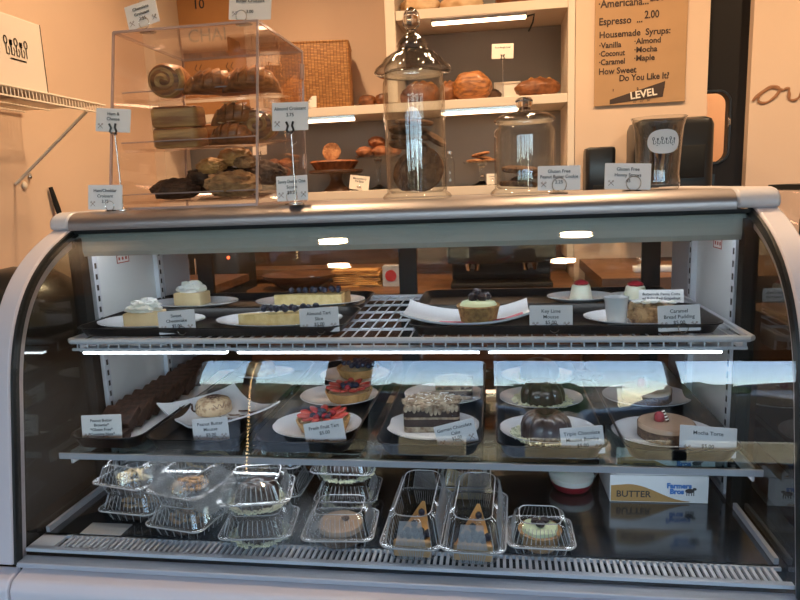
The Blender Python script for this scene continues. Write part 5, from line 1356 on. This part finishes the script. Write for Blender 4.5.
# ------------------------------------------------------------------ ceiling lamps
GL = 'round warm ceiling lamps'
def lamp(x, y, label, r_=.075, drop=.0, e=14):
    r = root('ceiling_lamp', (x, y, ZC - drop), label, 'lamp', GL)
    MB().lathe([(0, -.001), (r_ * 1.25, -.001), (r_ * 1.25, -.012), (r_ * 1.0, -.014), (r_ * .98, -.006), (0, -.006)], 32).build('housing', 'white', r)
    MB().lathe([(0, -.0065), (r_ * .96, -.0065), (r_ * .92, -.012), (0, -.013)], 32).build('diffuser', 'lamp', r)
    if e: light('lamp_glow', 'AREA', (x, y, ZC - drop - .02), e, (1, .70, .42), size=r_ * 1.8, spread=150)
lamp(-.75, 2.05, 'round warm ceiling lamp over the left of the back aisle', e=22)
lamp(.35, 2.05, 'round warm ceiling lamp over the middle of the back aisle', e=22)
lamp(1.6, 2.05, 'round warm ceiling lamp at the far right of the back aisle', e=24)
lamp(-.66, 1.18, 'round warm ceiling lamp over the left of the display case', r_=.055, e=5)
lamp(.27, 1.18, 'round warm ceiling lamp over the right of the display case', r_=.055, e=5)
lamp(1.45, 3.2, 'small unseen lamp added to light the wall behind the black door', r_=.05, e=26)  # added lamp, brightens the wall seen through the door window
p = light('window_portal', 'AREA', ((XW + XR) / 2, YF - .02, 1.40), 1, (1, 1, 1), rot=(R(90), 0, 0), size=6.3, sy=1.9, portal=True)

# ------------------------------------------------------------------ street outside, behind the camera (reflected in the curved glass)
struct('ground_street', MB().box(-60, 60, -60, YF - 4.2, -.17, -.12), 'asphalt', smooth=False)
struct('ground_pavement', MB().box(-60, 60, YF - 4.2, YF - .1, -.12, -.01), 'walk', smooth=False)
def car(x, y, label, mat, rz=0):
    r = root('parked_car', (x, y, -.12), label, 'car', 'cars parked outside', rz)
    pr_ = [(-2.15, .35), (-2.2, .75), (-2.05, .92), (-1.2, 1.0), (-.55, 1.42), (.75, 1.45), (1.45, 1.02), (2.05, .95), (2.2, .7), (2.15, .35)]
    MB().loft([[(a * (1 if abs(q) < .8 else .96), q, b * (1 if abs(q) < .8 else .97)) for a, b in pr_] for q in (-.86, -.7, .7, .86)]).build('body', mat, r, bevel=.04)
    gl = MB()
    for q in (-.865, .855): gl.loft([[(a, y_, b) for a, b in ((-1.0, 1.03), (-.5, 1.36), (.7, 1.38), (1.2, 1.03))] for y_ in (q, q + .012)])
    gl.build('windows', 'carg', r, smooth=False)
    for a in (-1.35, 1.35):
        for q in (-.80, .72): MB().lathe([(0, 0), (.32, 0), (.33, .02), (.33, .12), (0, .12)], 28, T=Tr(a, q + .10, .32, rx=90)).build('wheel', 'tyre', r)
    return r
car(3.6, -9.8, 'dark blue parked car across the pavement outside the shop', 'carp')
car(-1.6, -9.8, 'dark parked car outside at the left of the shop window', 'carp')
car(9.2, -9.8, 'white parked car outside at the right of the shop window', 'carw')
b = root('far_building', (-2, -40, -.12), 'low tan building across the street', 'building')
MB().box(-16, 8, 0, 8, 0, 3.4).build('walls', 'stucco', b, smooth=False); MB().box(-16.3, 8.3, -.3, 8.3, 3.4, 3.7).build('roof_edge', 'walk', b, smooth=False)
for k in range(6): MB().box(-14 + k * 3.6, -12 + k * 3.6, 8.0, 8.02, 1, 2.4).build('window', 'carg', b, smooth=False)
b = root('far_house', (14, -36, -.12), 'small white house across the street', 'building')
MB().box(-3, 3, 0, 5, 0, 3.2).build('walls', 'carw', b, smooth=False); MB().prism([(-3.4, 3.2), (3.4, 3.2), (0, 4.9)], -.3, 5.3).build('roof', 'asphalt', b, smooth=False)
random.seed(2)
for k in range(9):
    x = -24 + k * 6.5
    tr = root('tree', (x, -27, -.12), 'bushy green tree across the street', 'tree', 'street trees')
    MB().tube([(0, 0, 0), (0, 0, 1.6)], .15, 7).build('trunk', 'wood', tr)
    MB().blob((0, 0, 2.3), (1.7, 1.5, 1.2 + random.random() * .5), 3, .6, 25, k).build('crown', 'leafm', tr)
for x, w_, lab in ((-.75, .75, 'pale box added outside to reflect in the glass, left of the three'), (.75, .9, 'pale box added outside to reflect in the glass, middle of the three'), (2.35, 1.9, 'long pale box added outside to reflect in the glass, right of the three')):  # invented pale boxes, placed to reflect as bright patches in the front glass
    r = root('reflected_box', (x, -5.3, -.01), lab, 'added box', 'pale boxes added on the pavement for their reflection')
    MB().box(-w_ / 2, w_ / 2, -.3, .0, .30, .56).build('reflected_box_body', 'boxpale', r, smooth=False)
    for a in (-w_ / 2 + .02, w_ / 2 - .06): MB().box(a, a + .04, -.25, -.05, 0, .30).build('leg', 'mull', r, smooth=False)
